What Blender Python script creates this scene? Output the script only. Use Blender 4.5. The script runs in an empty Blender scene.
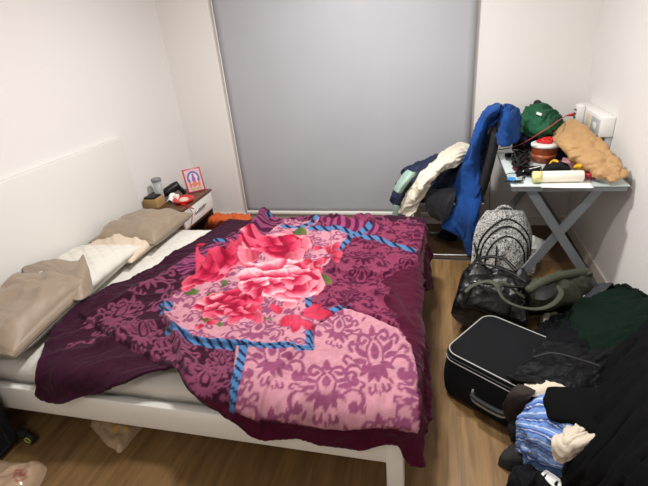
import bpy, bmesh, math, random
import numpy as np
from mathutils import Vector, Matrix
random.seed(7); np.random.seed(7)
S = bpy.context.scene; COL = S.collection

# ---------------------------------------------------------------- camera
FPX = 441.0; CAMH = 1.65
_y = np.array([116., -225., FPX]); _y /= np.linalg.norm(_y)
_z = -np.array([86., 907., FPX]); _z -= _y * (_y @ _z); _z /= np.linalg.norm(_z)
_x = np.cross(_y, _z)
AX = np.stack([_x, _y, _z])                 # world axes written in camera axes (right, down, forward)
cam_d = bpy.data.cameras.new('camera'); cam = bpy.data.objects.new('camera', cam_d); COL.objects.link(cam)
cam_d.sensor_width = 36; cam_d.lens = 36 * FPX / 648; cam_d.clip_start = .02
right, down, fwd = AX[:, 0], AX[:, 1], AX[:, 2]
m = Matrix(((right[0], -down[0], -fwd[0], 0), (right[1], -down[1], -fwd[1], 0), (right[2], -down[2], -fwd[2], CAMH), (0, 0, 0, 1)))
cam.matrix_world = m
S.camera = cam

# ---------------------------------------------------------------- world, lights, exposure
w = bpy.data.worlds.new('world'); S.world = w; w.use_nodes = True
w.node_tree.nodes['Background'].inputs[0].default_value = (.9, .93, 1, 1)
w.node_tree.nodes['Background'].inputs[1].default_value = .15
def area(name, loc, size, power, col):
    l = bpy.data.lights.new(name, 'AREA'); l.shape = 'DISK'; l.size = size; l.energy = power; l.color = col
    o = bpy.data.objects.new(name, l); o.location = loc; COL.objects.link(o); return o
area('downlight', (-.55, 2.45, 2.49), .22, 29, (1, .985, .965))
area('downlight', (-.3, 1.25, 2.49), .22, 17, (1, .985, .965))
area('downlight', (-.6, -.6, 2.49), .5, 8, (1, .985, .965))
S.view_settings.view_transform = 'Standard'; S.view_settings.look = 'None'
S.view_settings.gamma = 1; S.view_settings.use_curve_mapping = False
S.view_settings.exposure = 0.80

# ---------------------------------------------------------------- helpers
def proj(p):
    p = np.asarray(p, float) - [0, 0, CAMH]
    c = p @ AX
    return np.stack([324 + FPX * c[..., 0] / c[..., 2], 243 + FPX * c[..., 1] / c[..., 2]], -1)
def ray(u, v): return AX @ np.array([u - 324., v - 243., FPX])
def W(u, v, z=0.):                            # plan position of a point whose height is known
    r = ray(u, v); return r * ((z - CAMH) / r[2]) + [0, 0, CAMH]
def WY(u, v, y):
    r = ray(u, v); return r * (y / r[1]) + [0, 0, CAMH]
def WX(u, v, x):
    r = ray(u, v); return r * (x / r[0]) + [0, 0, CAMH]

def lin(c):
    if isinstance(c, str): c = [int(c[i:i+2], 16) / 255 for i in (0, 2, 4)]
    return tuple(((x / 12.92) if x <= .04045 else ((x + .055) / 1.055) ** 2.4) for x in c[:3])
def link(nt, a, b): nt.links.new(a, b)
def mat(name, col, rough=.6, metal=0., sheen=0., bump=0., bscale=60., var=0., vscale=8., alpha=1., trans=0., coat=0., spec=.5, stretch=None, attr=None, emis=None):
    m = bpy.data.materials.new(name); m.use_nodes = True; nt = m.node_tree; b = nt.nodes['Principled BSDF']
    c = lin(col) + (1,)
    b.inputs['Base Color'].default_value = c; b.inputs['Roughness'].default_value = rough; b.inputs['Metallic'].default_value = metal
    b.inputs['Specular IOR Level'].default_value = spec
    if sheen: b.inputs['Sheen Weight'].default_value = sheen; b.inputs['Sheen Roughness'].default_value = .4
    if trans: b.inputs['Transmission Weight'].default_value = trans; b.inputs['IOR'].default_value = 1.3
    if coat: b.inputs['Coat Weight'].default_value = coat
    if alpha < 1: b.inputs['Alpha'].default_value = alpha
    tc = nt.nodes.new('ShaderNodeTexCoord'); src = tc.outputs['Object']
    if stretch:
        mp = nt.nodes.new('ShaderNodeMapping'); mp.inputs['Scale'].default_value = stretch; link(nt, src, mp.inputs['Vector']); src = mp.outputs[0]
    base = None
    if attr:
        a = nt.nodes.new('ShaderNodeAttribute'); a.attribute_name = attr; base = a.outputs['Color']; link(nt, base, b.inputs['Base Color'])
    if var:
        n = nt.nodes.new('ShaderNodeTexNoise'); n.inputs['Scale'].default_value = vscale; n.inputs['Detail'].default_value = 4; link(nt, src, n.inputs['Vector'])
        mr = nt.nodes.new('ShaderNodeMapRange'); mr.inputs['From Min'].default_value = .3; mr.inputs['From Max'].default_value = .7
        mr.inputs['To Min'].default_value = 1 - var; mr.inputs['To Max'].default_value = 1 + var; link(nt, n.outputs['Fac'], mr.inputs['Value'])
        mx = nt.nodes.new('ShaderNodeMix'); mx.data_type = 'RGBA'; mx.blend_type = 'MULTIPLY'; mx.inputs[0].default_value = 1
        if base is not None: link(nt, base, mx.inputs[6])
        else: mx.inputs[6].default_value = c
        link(nt, mr.outputs[0], mx.inputs[7]); link(nt, mx.outputs[2], b.inputs['Base Color'])
    if bump:
        n = nt.nodes.new('ShaderNodeTexNoise'); n.inputs['Scale'].default_value = bscale; n.inputs['Detail'].default_value = 3; link(nt, src, n.inputs['Vector'])
        bp = nt.nodes.new('ShaderNodeBump'); bp.inputs['Strength'].default_value = bump; bp.inputs['Distance'].default_value = .01
        link(nt, n.outputs['Fac'], bp.inputs['Height']); link(nt, bp.outputs[0], b.inputs['Normal'])
    return m
def ramp_mat(name, stops, scale=90., kind='noise', rough=.7, detail=2., distort=0.):
    m = mat(name, '808080', rough); nt = m.node_tree; b = nt.nodes['Principled BSDF']
    tc = nt.nodes.new('ShaderNodeTexCoord')
    n = nt.nodes.new('ShaderNodeTexVoronoi' if kind == 'voronoi' else 'ShaderNodeTexNoise'); n.inputs['Scale'].default_value = scale
    if kind == 'noise': n.inputs['Detail'].default_value = detail; n.inputs['Distortion'].default_value = distort
    link(nt, tc.outputs['Object'], n.inputs['Vector'])
    r = nt.nodes.new('ShaderNodeValToRGB'); link(nt, n.outputs['Distance' if kind == 'voronoi' else 'Fac'], r.inputs[0])
    e = r.color_ramp.elements
    while len(e) > 1: e.remove(e[-1])
    e[0].position = stops[0][0]; e[0].color = lin(stops[0][1]) + (1,)
    for p, c in stops[1:]:
        k = e.new(p); k.color = lin(c) + (1,)
    link(nt, r.outputs[0], b.inputs['Base Color']); return m

WPOS = {}
def tag(o, label=None, cat=None, group=None, kind=None):
    if label: o['label'] = label
    if cat: o['category'] = cat
    if group: o['group'] = group
    if kind: o['kind'] = kind
    return o
def thing(name, loc, label, cat, group=None):
    o = bpy.data.objects.new(name, None); o.empty_display_size = .05; o.location = loc; COL.objects.link(o)
    WPOS[o.name] = np.array(loc, float); return tag(o, label, cat, group)
def obj(name, vf, m, parent=None, smooth=True, label=None, cat=None, kind=None, group=None, solid=0., cols=None, sub=0, offset=-1):
    V, F = vf; V = np.asarray(V, float)
    if parent is not None: org = WPOS[parent.name]
    else:
        lo, hi = V.min(0), V.max(0); org = np.array([(lo[0] + hi[0]) / 2, (lo[1] + hi[1]) / 2, lo[2]])
        if kind == 'structure': org = np.zeros(3)
    me = bpy.data.meshes.new(name); me.from_pydata((V - org).tolist(), [], [tuple(int(i) for i in f) for f in F]); me.validate()
    if smooth:
        me.shade_smooth() if hasattr(me, 'shade_smooth') else None
    if isinstance(m, (list, tuple)):
        for q in m: me.materials.append(q)
    else: me.materials.append(m)
    if cols is not None:
        at = me.color_attributes.new('col', 'FLOAT_COLOR', 'POINT')
        arr = np.ones((len(V), 4), np.float32); arr[:, :3] = cols; at.data.foreach_set('color', arr.ravel())
    o = bpy.data.objects.new(name, me); COL.objects.link(o)
    if parent is not None: o.parent = parent; WPOS[o.name] = org
    else: o.location = org; WPOS[o.name] = org
    if solid:
        s = o.modifiers.new('thickness', 'SOLIDIFY'); s.thickness = solid; s.offset = offset
    if sub:
        s = o.modifiers.new('sub', 'SUBSURF'); s.levels = sub; s.render_levels = sub
    return tag(o, label, cat, group, kind)
def join(*parts):
    V, F, n = [], [], 0
    for v, f in parts:
        V.append(np.asarray(v, float)); F += [tuple(i + n for i in q) for q in f]; n += len(v)
    return np.concatenate(V), F
def rot2(a): return np.array([[math.cos(a), -math.sin(a), 0], [math.sin(a), math.cos(a), 0], [0, 0, 1]])
def box(lo, hi, bev=0., seg=2, M=None, t=None):
    bm = bmesh.new(); bmesh.ops.create_cube(bm, size=1)
    lo, hi = np.array(lo, float), np.array(hi, float); c = (lo + hi) / 2; d = hi - lo
    for v in bm.verts: v.co = Vector([v.co[i] * d[i] + c[i] for i in range(3)])
    if bev: bmesh.ops.bevel(bm, geom=bm.edges[:], offset=bev, segments=seg, profile=.5, affect='EDGES')
    V = np.array([v.co[:] for v in bm.verts]); F = [[v.index for v in f.verts] for f in bm.faces]; bm.free()
    if M is not None: V = V @ np.asarray(M).T
    if t is not None: V = V + t
    return V, F
def spline(P, n, closed=False):
    P = np.asarray(P, float); k = len(P)
    out = []; segs = k if closed else k - 1
    ts = np.linspace(0, segs, n, endpoint=not closed)
    for t in ts:
        i = min(int(t), segs - 1); f = t - i
        if closed: a, b, c, d = P[(i-1) % k], P[i % k], P[(i+1) % k], P[(i+2) % k]
        else:
            b, c = P[i], P[i+1]; a = P[i-1] if i > 0 else 2*b - c; d = P[i+2] if i + 2 < k else 2*c - b
        out.append(.5 * ((2*b) + (-a + c)*f + (2*a - 5*b + 4*c - d)*f*f + (-a + 3*b - 3*c + d)*f**3))
    return np.array(out)
def tube(P, r, n=8, closed=False, flat=None, up=None):
    P = np.asarray(P, float); k = len(P)
    T = np.gradient(P, axis=0) if not closed else (np.roll(P, -1, 0) - np.roll(P, 1, 0))
    T /= np.linalg.norm(T, axis=1)[:, None] + 1e-9
    N = np.array([0, 0, 1.]) if up is None else np.array(up, float)
    if abs(T[0] @ N) > .95 and up is None: N = np.array([1., 0, 0])
    V = []; rr = np.broadcast_to(np.asarray(r, float), (k,))
    for i in range(k):
        N = N - T[i] * (N @ T[i]); N /= np.linalg.norm(N) + 1e-9; B = np.cross(T[i], N)
        for j in range(n):
            a = 2 * math.pi * j / n
            V.append(P[i] + rr[i] * (math.cos(a) * B + math.sin(a) * N * (flat if flat else 1)))
    F = []
    for i in range(k if closed else k - 1):
        for j in range(n):
            a, b = i * n + j, i * n + (j + 1) % n; i2 = (i + 1) % k
            F.append((a, b, i2 * n + (j + 1) % n, i2 * n + j))
    if not closed: F.append(tuple(range(n))[::-1]); F.append(tuple((k - 1) * n + j for j in range(n)))
    return np.array(V), F
def wire(pts, r, n=40, **k): return tube(spline(pts, n), r, **k)
def rod(a, b, r, n=12): return tube(np.array([a, b], float), r, n)
def beam(a, b, wd, th, up):                        # straight rectangular bar
    a, b, up = map(lambda q: np.array(q, float), (a, b, up)); d = (b - a) / np.linalg.norm(b - a)
    s = np.cross(d, up); s /= np.linalg.norm(s); u = np.cross(s, d)
    V = [p + sx * s * wd / 2 + su * u * th / 2 for p in (a, b) for sx, su in ((-1, -1), (1, -1), (1, 1), (-1, 1))]
    return np.array(V), [(0, 1, 2, 3)[::-1], (4, 5, 6, 7), (0, 1, 5, 4), (1, 2, 6, 5), (2, 3, 7, 6), (3, 0, 4, 7)]
def lathe(prof, c, n=32, R=None):
    V = [];
    for r, z in prof:
        for j in range(n):
            a = 2 * math.pi * j / n; V.append((r * math.cos(a), r * math.sin(a), z))
    V = np.array(V); F = []
    for i in range(len(prof) - 1):
        for j in range(n):
            a, b = i * n + j, i * n + (j + 1) % n; F.append((a, b, b + n, a + n))
    F.append(tuple(range(n))[::-1]); F.append(tuple((len(prof) - 1) * n + j for j in range(n)))
    if R is not None: V = V @ np.asarray(R).T
    return V + np.array(c), F
def gridF(n, m): return [(i*m+j, i*m+j+1, (i+1)*m+j+1, (i+1)*m+j) for i in range(n-1) for j in range(m-1)]
# value noise
_perm = np.random.RandomState(3).permutation(4096); _val = np.random.RandomState(4).rand(4096) * 2 - 1
def vnoise(x, y, z=0., seed=0):
    x, y, z = np.broadcast_arrays(np.asarray(x, float), y, z)
    xi, yi, zi = np.floor(x).astype(int), np.floor(y).astype(int), np.floor(z).astype(int)
    def s(t): return t * t * t * (t * (t * 6 - 15) + 10)
    fx, fy, fz = s(x - xi), s(y - yi), s(z - zi)
    def h(a, b, c): return _val[_perm[(_perm[(_perm[(a + seed * 131) & 4095] + b) & 4095] + c) & 4095]]
    r = 0
    for dz in (0, 1):
        a = h(xi, yi, zi+dz) * (1-fx) + h(xi+1, yi, zi+dz) * fx
        b = h(xi, yi+1, zi+dz) * (1-fx) + h(xi+1, yi+1, zi+dz) * fx
        r = r + (a * (1-fy) + b * fy) * (fz if dz else 1-fz)
    return r
def fbm(x, y, z=0., seed=0, o=3):
    r = 0; a = 1.
    for i in range(o): r = r + a * vnoise(x * 2**i, y * 2**i, np.asarray(z) * 2**i, seed + i); a *= .5
    return r
def folds(s, t, freq=8., ang=0., stretch=3., seed=0, z=0.):
    """soft cloth folds: ridged noise stretched along a direction, bent by a slow warp"""
    c, n = math.cos(ang), math.sin(ang)
    wx = vnoise(s*freq*.35, t*freq*.35, z, seed+9); wy = vnoise(s*freq*.35+7, t*freq*.35+3, z, seed+8)
    a = (s*c + t*n) * freq / stretch + wx * .8; b = (-s*n + t*c) * freq + wy * 1.2
    r1 = 1 - np.abs(vnoise(a, b, z, seed)) * 2; r2 = 1 - np.abs(vnoise(a*2+5, b*2.1+5, z, seed+1)) * 2
    return np.clip(r1, -1, 1) * .65 + np.clip(r2, -1, 1) * .35
def crumple(x, y, z=0., sc=8., seed=0):
    """creased-paper relief: cellular cone distances give sharp valleys between flat facets"""
    x, y, z = np.broadcast_arrays(x, y, np.asarray(z, float)); r = 0; amp = 1.
    for o in range(2):
        k = sc * 2**o; X_, Y_ = x*k + .5*vnoise(x*k*.5, y*k*.5, z*k*.5, seed+3), y*k + z*k*.7; xi, yi = np.floor(X_).astype(int), np.floor(Y_).astype(int); f1 = np.full(X_.shape, 9.); f2 = f1.copy()
        for a in (-1, 0, 1):
            for b in (-1, 0, 1):
                h = _perm[(_perm[(xi+a+seed*17+o*5) & 4095] + yi + b) & 4095]; d = np.hypot(xi+a+.5+.45*_val[h]-X_, yi+b+.5+.45*_val[(h+77) & 4095]-Y_)
                f2 = np.where(d < f1, f1, np.minimum(f2, d)); f1 = np.minimum(f1, d)
        r = r + amp*(np.clip(f2-f1, 0, .8)*1.6 - .5); amp *= .45
    return r
def lattice(L, n, m):
    """L rows x cols of 3D points -> n x m smooth surface"""
    L = np.array([[W(*q) if len(q) == 3 else np.array(q[1:], float) for q in row] for row in L])
    A = np.array([spline(L[:, j], n) for j in range(L.shape[1])])       # cols,n,3
    return np.array([spline(A[:, i], m) for i in range(n)])             # n,m,3
def drape(L, n=70, m=70, amp=.012, freq=9., ang=0., stretch=3., seed=0, fine=.45, floor=None, P=None, cr=0., crs=12.):
    P = lattice(L, n, m) if P is None else P
    n, m = P.shape[:2]
    gu = np.gradient(P, axis=0); gv = np.gradient(P, axis=1); N = np.cross(gu, gv); N /= np.linalg.norm(N, axis=2)[..., None] + 1e-9
    if N[..., 2].mean() < 0: N = -N
    s = np.cumsum(np.linalg.norm(gu, axis=2), 0); t = np.cumsum(np.linalg.norm(gv, axis=2), 1)
    h = folds(s, t, freq, ang, stretch, seed) + fine * folds(s, t, freq*2.6, ang+.9, 2, seed+20)
    if cr: h = h + cr/amp * crumple(s, t, 0, crs, seed)
    P = P + N * (h * amp)[..., None]
    if floor is not None: P[..., 2] = np.maximum(P[..., 2], floor)
    P[..., 0] = np.minimum(P[..., 0], 1.042); P[..., 1] = np.minimum(P[..., 1], 3.675)
    return P.reshape(-1, 3), gridF(n, m)
def inside(poly, x, y):
    r = np.zeros(x.shape, bool); k = len(poly)
    for i in range(k):
        x1, y1 = poly[i]; x2, y2 = poly[(i+1) % k]
        if y1 == y2: continue
        c = ((y1 > y) != (y2 > y)) & (x < (x2-x1)*(y-y1)/(y2-y1)+x1); r ^= c
    return r
def dist(poly, x, y, closed=True, near=False):
    d = np.full(x.shape, 1e9); k = len(poly); bx = np.zeros(x.shape); by = np.zeros(x.shape); L = 0; bl = np.zeros(x.shape)
    for i in range(k if closed else k-1):
        x1, y1 = poly[i]; x2, y2 = poly[(i+1) % k]; dx, dy = x2-x1, y2-y1; q = dx*dx+dy*dy+1e-12
        t = np.clip(((x-x1)*dx+(y-y1)*dy)/q, 0, 1); px, py = x1+t*dx, y1+t*dy; e = np.hypot(x-px, y-py)
        u = e < d; d = np.where(u, e, d); bx = np.where(u, px, bx); by = np.where(u, py, by); bl = np.where(u, L + t*math.sqrt(q), bl); L += math.sqrt(q)
    return (d, bx, by) if near else (d, bl)
def heap(poly, step, hf, base=0.):
    """closed mound filling an outline (plan metres); hf(x,y,d) gives the height over base at inner distance d"""
    poly = [tuple(p[:2]) for p in poly]; A = np.array(poly); x0, y0 = A.min(0) - step; x1, y1 = A.max(0) + step
    nx, ny = int((x1-x0)/step)+2, int((y1-y0)/step)+2
    X, Y = np.meshgrid(x0 + np.arange(nx)*step, y0 + np.arange(ny)*step, indexing='ij')
    I = inside(poly, X, Y); cell = I[:-1, :-1] & I[1:, :-1] & I[1:, 1:] & I[:-1, 1:]
    use = np.zeros_like(I); use[:-1, :-1] |= cell; use[1:, :-1] |= cell; use[1:, 1:] |= cell; use[:-1, 1:] |= cell
    full = np.zeros_like(I); full[1:-1, 1:-1] = cell[:-1, :-1] & cell[1:, :-1] & cell[1:, 1:] & cell[:-1, 1:]
    b = use & ~full; d, bx, by = dist(poly, X, Y, near=True)
    X = np.where(b, bx, X); Y = np.where(b, by, Y); d = np.where(b, 0, d)
    idx = -np.ones(X.shape, int); idx[use] = np.arange(use.sum())
    i, j = np.nonzero(cell); F = np.stack([idx[i, j], idx[i+1, j], idx[i+1, j+1], idx[i, j+1]], 1).tolist()
    X, Y, d = X[use], Y[use], d[use]
    return X, Y, d, F
def mound(poly, H, step=.012, edge=.06, amp=.012, freq=9, seed=0, base=0., ang=0., stretch=3., tilt=None, cr=0., crs=10.):
    X, Y, d, F = heap(poly, step, None)
    e = np.clip(d / edge, 0, 1); prof = np.sqrt(1 - (1 - e) ** 2)
    h = H * prof * (1 + .25 * fbm(X*4, Y*4, 0, seed+3)) + amp * folds(X, Y, freq, ang, stretch, seed) * np.clip(d/.02, 0, 1) + .004 + cr*crumple(X, Y, 0, crs, seed)*np.clip(d/.03, 0, 1)
    if tilt is not None: h = h * np.clip(tilt(X, Y), 0, 3)
    Z = base + np.maximum(h, .002); n = len(X)
    V = np.stack([X, Y, Z], 1)
    return V, F
def cushion(c, L, Wd, H, a=0., n=60, m=44, srange=(-1, 1), off=0., amp=.006, freq=9, seed=0, p=3., pinch=.06, quilt=0., sag=0., tilt=0., cr=0.):
    s = np.linspace(*srange, n); t = np.linspace(-1, 1, m); s_, t_ = np.meshgrid(s, t, indexing='ij')
    out = []
    for sg in (1, -1):
        e = np.clip((1-np.abs(s_)**p), 0, 1) ** .5 * np.clip((1-np.abs(t_)**p), 0, 1) ** .5
        x = s_ * L/2 * (1 - pinch * (1 - np.abs(t_)**2) * s_**2 * 0 - pinch * (1-t_**2) * np.abs(s_)) * 1.0
        y = t_ * Wd/2 * (1 - pinch * (1-s_**2) * np.abs(t_))
        h = (e * H/2 + off) * (sg if sg > 0 else .8 * sg)
        if sg > 0:
            h = h + amp * folds(x, y, freq, .5, 3, seed) * np.minimum(e*2, 1) + sag * fbm(x*4, y*4, 0, seed) * e + (cr * crumple(x, y, 0, 6, seed) * np.minimum(e*1.5, 1) if cr else 0)
            if quilt:
                d1 = np.abs(((x + y) / .10) % 1 - .5); d2 = np.abs(((x - y) / .10) % 1 - .5)
                h = h + quilt * (np.minimum(np.minimum(d1, d2) * 5, 1) - .5) * np.minimum(e*2, 1)
        out.append(np.stack([x * (1 + off*2/L), y * (1 + off*2/Wd), h], -1).reshape(-1, 3))
    F = gridF(n, m); k = n*m; F2 = [tuple(i+k for i in q[::-1]) for q in F]
    R = rot2(a); V = np.concatenate(out); V[:, 2] += tilt * V[:, 0] + .4 * H
    V = V @ R.T + np.array(c)
    Fs = F + F2
    for j in (0, m-1):
        for i in range(n-1): q = (i*m+j, (i+1)*m+j, (i+1)*m+j+k, i*m+j+k); Fs.append(q if j else q[::-1])
    for i in (0, n-1):
        for j in range(m-1): q = (i*m+j, i*m+j+1, i*m+j+1+k, i*m+j+k); Fs.append(q if i == 0 else q[::-1])
    return V, Fs

# ---------------------------------------------------------------- materials
M = dict(
 wall=mat('wall_paint', 'e6e3df', .75, bump=.03, bscale=120), ceil=mat('ceiling_paint', 'f0eeea', .8),
 skirt=mat('skirting_paint', 'ddd6cb', .45), white=mat('white_lacquer', 'ebe9e2', .38, bump=.02), head=mat('headboard_white', 'dedbd5', .6),
 blind=mat('grey_blind', 'a9aaaf', .6, var=.03, vscale=2), matt=mat('mattress_white', 'd4d0c7', .85, bump=.15, bscale=60, sheen=.1),
 quilt=mat('quilted_white', 'cfcbc1', .85, bump=.1, bscale=90), taupe=mat('taupe_satin', '8d7c69', .5, sheen=.2, bump=.08, bscale=40), beige=mat('beige_cotton', 'c9b9a3', .8, bump=.08),
 walnut=mat('walnut', '5d3a26', .4, var=.35, vscale=14, stretch=(1, .12, 1)), chrome=mat('brushed_metal', 'b4b4b2', .3, metal=1), grey=mat('grey_metal', '81878b', .4, metal=.25),
 black=mat('black_plastic', '0d0d0f', .4, spec=.35), blackf=mat('black_fabric', '101114', .9, bump=.2, bscale=150, var=.12, spec=.2), leather=mat('black_leather', '08080a', .38, bump=.35, bscale=45, var=.1, spec=.45),
 puffer=mat('black_nylon', '07080b', .6, bump=.15, bscale=50, spec=.18), blackc=mat('black_cotton', '0a0a0c', .95, bump=.25, bscale=200, spec=.12), green=mat('dark_green_fleece', '0c1d14', .95, bump=.2, bscale=120, spec=.12),
 olive=mat('olive_canvas', '3f4233', .75, bump=.15, bscale=150, var=.1), navy=mat('navy_cotton', '10152a', .9, bump=.1, spec=.2), denim=mat('navy_blue_nylon', '14203f', .7, bump=.1), cream=mat('cream_knit', 'd6cfbc', .9, bump=.2, bscale=80, sheen=.1),
 mint=mat('mint_fabric', '9db9ab', .7, bump=.1), towel=mat('blue_towel', '1f4788', .95, bump=.35, bscale=220, sheen=.08, spec=.15), dgrey=mat('dark_grey_cloth', '36373c', .85, bump=.1), seat=mat('dark_mesh', '141518', .7, bump=.2, bscale=200),
 glass=mat('frosted_glass', 'c3d0cf', .18, coat=.4), kraft=mat('kraft_paper', 'b58f60', .7, bump=.25, bscale=25, var=.08), orange=mat('orange_cloth', 'c4561c', .85, bump=.2, sheen=.1),
 red=mat('red_plastic', 'd0181c', .3, coat=.3), wplast=mat('white_plastic', 'eceae6', .35), cable=mat('red_cable', 'a8383a', .5), steel=mat('steel', 'c8c8c8', .25, metal=1), brown=mat('brown_cloth', '2b211e', .9, bump=.15),
 card=mat('cardboard', 'a58556', .8, bump=.05), tealg=mat('green_sweat', '25593d', .85, bump=.15, spec=.2), yellow=mat('yellow_wrap', 'dcae1e', .45), paperw=mat('white_paper', 'f0efea', .7), poly=mat('thin_plastic', 'b39b7e', .35, bump=.3, bscale=18, var=.1, coat=.3, vscale=25),
 poly2=mat('beige_plastic', 'bfa283', .4, bump=.3, bscale=14, var=.08, coat=.2), piping=mat('white_piping', 'a8a7a3', .6), rubber=mat('rubber', '141416', .7), lime=mat('lime_ring', 'b9c24a', .5), pink=mat('pink_wrap', 'b9828c', .4, var=.4, vscale=60),
 rwrap=mat('red_wrap', 'a02236', .35, var=.4, vscale=70), blue=mat('blue_plastic', '2e7fc0', .4), sockg=mat('charcoal_sock', '22221f', .9, bump=.2), tan=mat('tan_cloth', 'cfc3b0', .85, bump=.15), ivory=mat('ivory_roll', 'efeadb', .55), pale=mat('pale_yellow', 'e5df9a', .5),
 clear=mat('clear_plastic', 'cfd3d4', .12, alpha=.45), lid=mat('grey_lid', '77797c', .4), nozip=mat('black_strap', '0c0c0e', .6), lblue=mat('navy_lining', '1b2450', .8), gpanel=mat('socket_grey', 'b9bcc0', .4), ylabel=mat('yellowed_plastic', 'ded3b4', .4),
)
# floor planks running away from the camera
fm = mat('oak_laminate', '8d6c46', .42); nt = fm.node_tree; b = nt.nodes['Principled BSDF']
tc = nt.nodes.new('ShaderNodeTexCoord'); mp = nt.nodes.new('ShaderNodeMapping'); mp.inputs['Rotation'].default_value = (0, 0, math.pi/2); mp.inputs['Location'].default_value = (.3, .07, 0); link(nt, tc.outputs['Object'], mp.inputs[0])
br = nt.nodes.new('ShaderNodeTexBrick'); link(nt, mp.outputs[0], br.inputs['Vector']); br.inputs['Scale'].default_value = 1; br.inputs['Brick Width'].default_value = 1.25; br.inputs['Row Height'].default_value = .19
br.inputs['Mortar Size'].default_value = .0012; br.inputs['Color1'].default_value = lin('8d6e47')+(1,); br.inputs['Color2'].default_value = lin('7a5c37')+(1,); br.inputs['Mortar'].default_value = lin('6d5537')+(1,); br.offset = .37
m2 = nt.nodes.new('ShaderNodeMapping'); m2.inputs['Scale'].default_value = (14, .9, 1); link(nt, tc.outputs['Object'], m2.inputs[0])
n1 = nt.nodes.new('ShaderNodeTexNoise'); n1.inputs['Scale'].default_value = 2.2; n1.inputs['Detail'].default_value = 7; n1.inputs['Roughness'].default_value = .65; n1.inputs['Distortion'].default_value = .6; link(nt, m2.outputs[0], n1.inputs['Vector'])
mr = nt.nodes.new('ShaderNodeMapRange'); mr.inputs['From Min'].default_value = .3; mr.inputs['From Max'].default_value = .72; mr.inputs['To Min'].default_value = .55; mr.inputs['To Max'].default_value = 1.22; link(nt, n1.outputs['Fac'], mr.inputs['Value'])
mx = nt.nodes.new('ShaderNodeMix'); mx.data_type = 'RGBA'; mx.blend_type = 'MULTIPLY'; mx.inputs[0].default_value = 1; link(nt, br.outputs['Color'], mx.inputs[6]); link(nt, mr.outputs[0], mx.inputs[7]); link(nt, mx.outputs[2], b.inputs['Base Color'])
M['floor'] = fm

# ---------------------------------------------------------------- the room
XL, XR, YB, YF, ZC = -2.30, 1.06, 3.74, -1.4, 2.52
def st(name, lo, hi, m, bev=0.): return obj(name, box(lo, hi, bev), m, smooth=False, kind='structure')
st('floor', (XL-.1, YF-.1, -.1), (XR+.1, YB+.1, 0), M['floor']); st('ceiling', (XL-.1, YF-.1, ZC), (XR+.1, YB+.1, ZC+.1), M['ceil'])
st('wall_left', (XL-.1, YF, 0), (XL, YB, ZC), M['wall']); st('wall_right', (XR, YF, 0), (XR+.1, YB, ZC), M['wall'])
st('wall_back', (XL-.1, YB, 0), (XR+.1, YB+.1, ZC), M['wall']); st('wall_front', (XL-.1, YF-.1, 0), (XR+.1, YF, ZC), M['wall'])
st('baseboard_back', (XL, YB-.014, 0), (XR, YB, .085), M['skirt'], .003); st('baseboard_right', (XR-.014, YF, 0), (XR, YB-.014, .085), M['skirt'], .003)
st('floor', (XL, 3.085, 0), (XR, YB, .003), mat('dark_laminate', '5c4530', .45, var=.25, vscale=10, stretch=(6, .6, 1)))
st('trim_1', (-.75, 3.055, 0), (.75, 3.085, .006), M['steel'], .002)

# roller blind
XB0, XB1, YBL = -1.77, .255, 3.70
t = thing('roller_blind', ((XB0+XB1)/2, YBL, .10), 'large plain grey roller blind hanging over the window down to the skirting', 'blind')
n, mm = 40, 60; s, q = np.meshgrid(np.linspace(XB0, XB1, n), np.linspace(.125, 2.5, mm), indexing='ij')
Pb = np.stack([s, YBL + .003*vnoise(s*1.5, q*.8), q], -1)
obj('blind_fabric', (Pb.reshape(-1, 3), gridF(n, mm)), M['blind'], t, solid=.002)
obj('bottom_bar', box((XB0-.005, YBL-.016, .095), (XB1+.005, YBL+.012, .128), .006), M['white'], t, label='white bottom bar')
obj('side_channel', box((XB0-.008, YBL-.006, .1), (XB0-.002, YB, 2.5), .003), M['white'], t, label='white side channel')

# ---------------------------------------------------------------- bed
BX0, BX1, BY0, BY1 = -2.2, -.075, 1.10, 2.70
t = thing('bed', (-1.15, 1.9, 0), 'white wooden double bed with a plain panel headboard against the left wall', 'bed')
obj('headboard', box((-2.297, 1.04, 0), (-2.262, 2.83, 1.06), .006), M['head'], t)
def rail(lo, hi): return box(lo, hi, .005)
obj('side_rail', join(rail((-2.21, BY0, .2), (BX1-.03, BY0+.03, .335)), rail((-2.21, BY0+.03, .28), (BX1-.03, BY0+.07, .31))), M['white'], t)
obj('side_rail', join(rail((-2.21, BY1-.03, .2), (BX1-.03, BY1, .335)), rail((-2.21, BY1-.07, .28), (BX1-.03, BY1-.03, .31))), M['white'], t)
obj('footboard', rail((BX1-.03, BY0+.02, .2), (BX1, BY1-.02, .40)), M['white'], t)
for yy in (BY0-.005, BY1-.055): obj('leg', box((BX1-.075, yy, 0), (BX1-.012, yy+.06, .34), .005), M['white'], t)
for yy in (BY0+.02, BY1-.08): obj('leg', box((-2.2, yy, 0), (-2.14, yy+.06, .2), .005), M['white'], t)
obj('slat_base', box((-2.2, BY0+.035, .245), (BX1-.035, BY1-.035, .275), .004), M['beige'], t)
Vm, Fm = cushion((-1.155, 1.9, .28), 2.07, 1.52, .17, n=200, m=150, p=16, pinch=0, amp=.002, quilt=.004, freq=4)
Vm[:, 2] = np.clip(Vm[:, 2], .285, .452)
qd = np.minimum(np.abs(((Vm[:, 0]+Vm[:, 1])/.11) % 1-.5), np.abs(((Vm[:, 0]-Vm[:, 1])/.11) % 1-.5)); Vm[:, 2] += np.where(Vm[:, 2] > .44, .007*np.minimum(qd*5, 1), 0)
obj('mattress', (Vm, Fm), M['matt'], label='white quilted mattress lying on the white bed frame, showing beside the pillows', cat='mattress')

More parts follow.
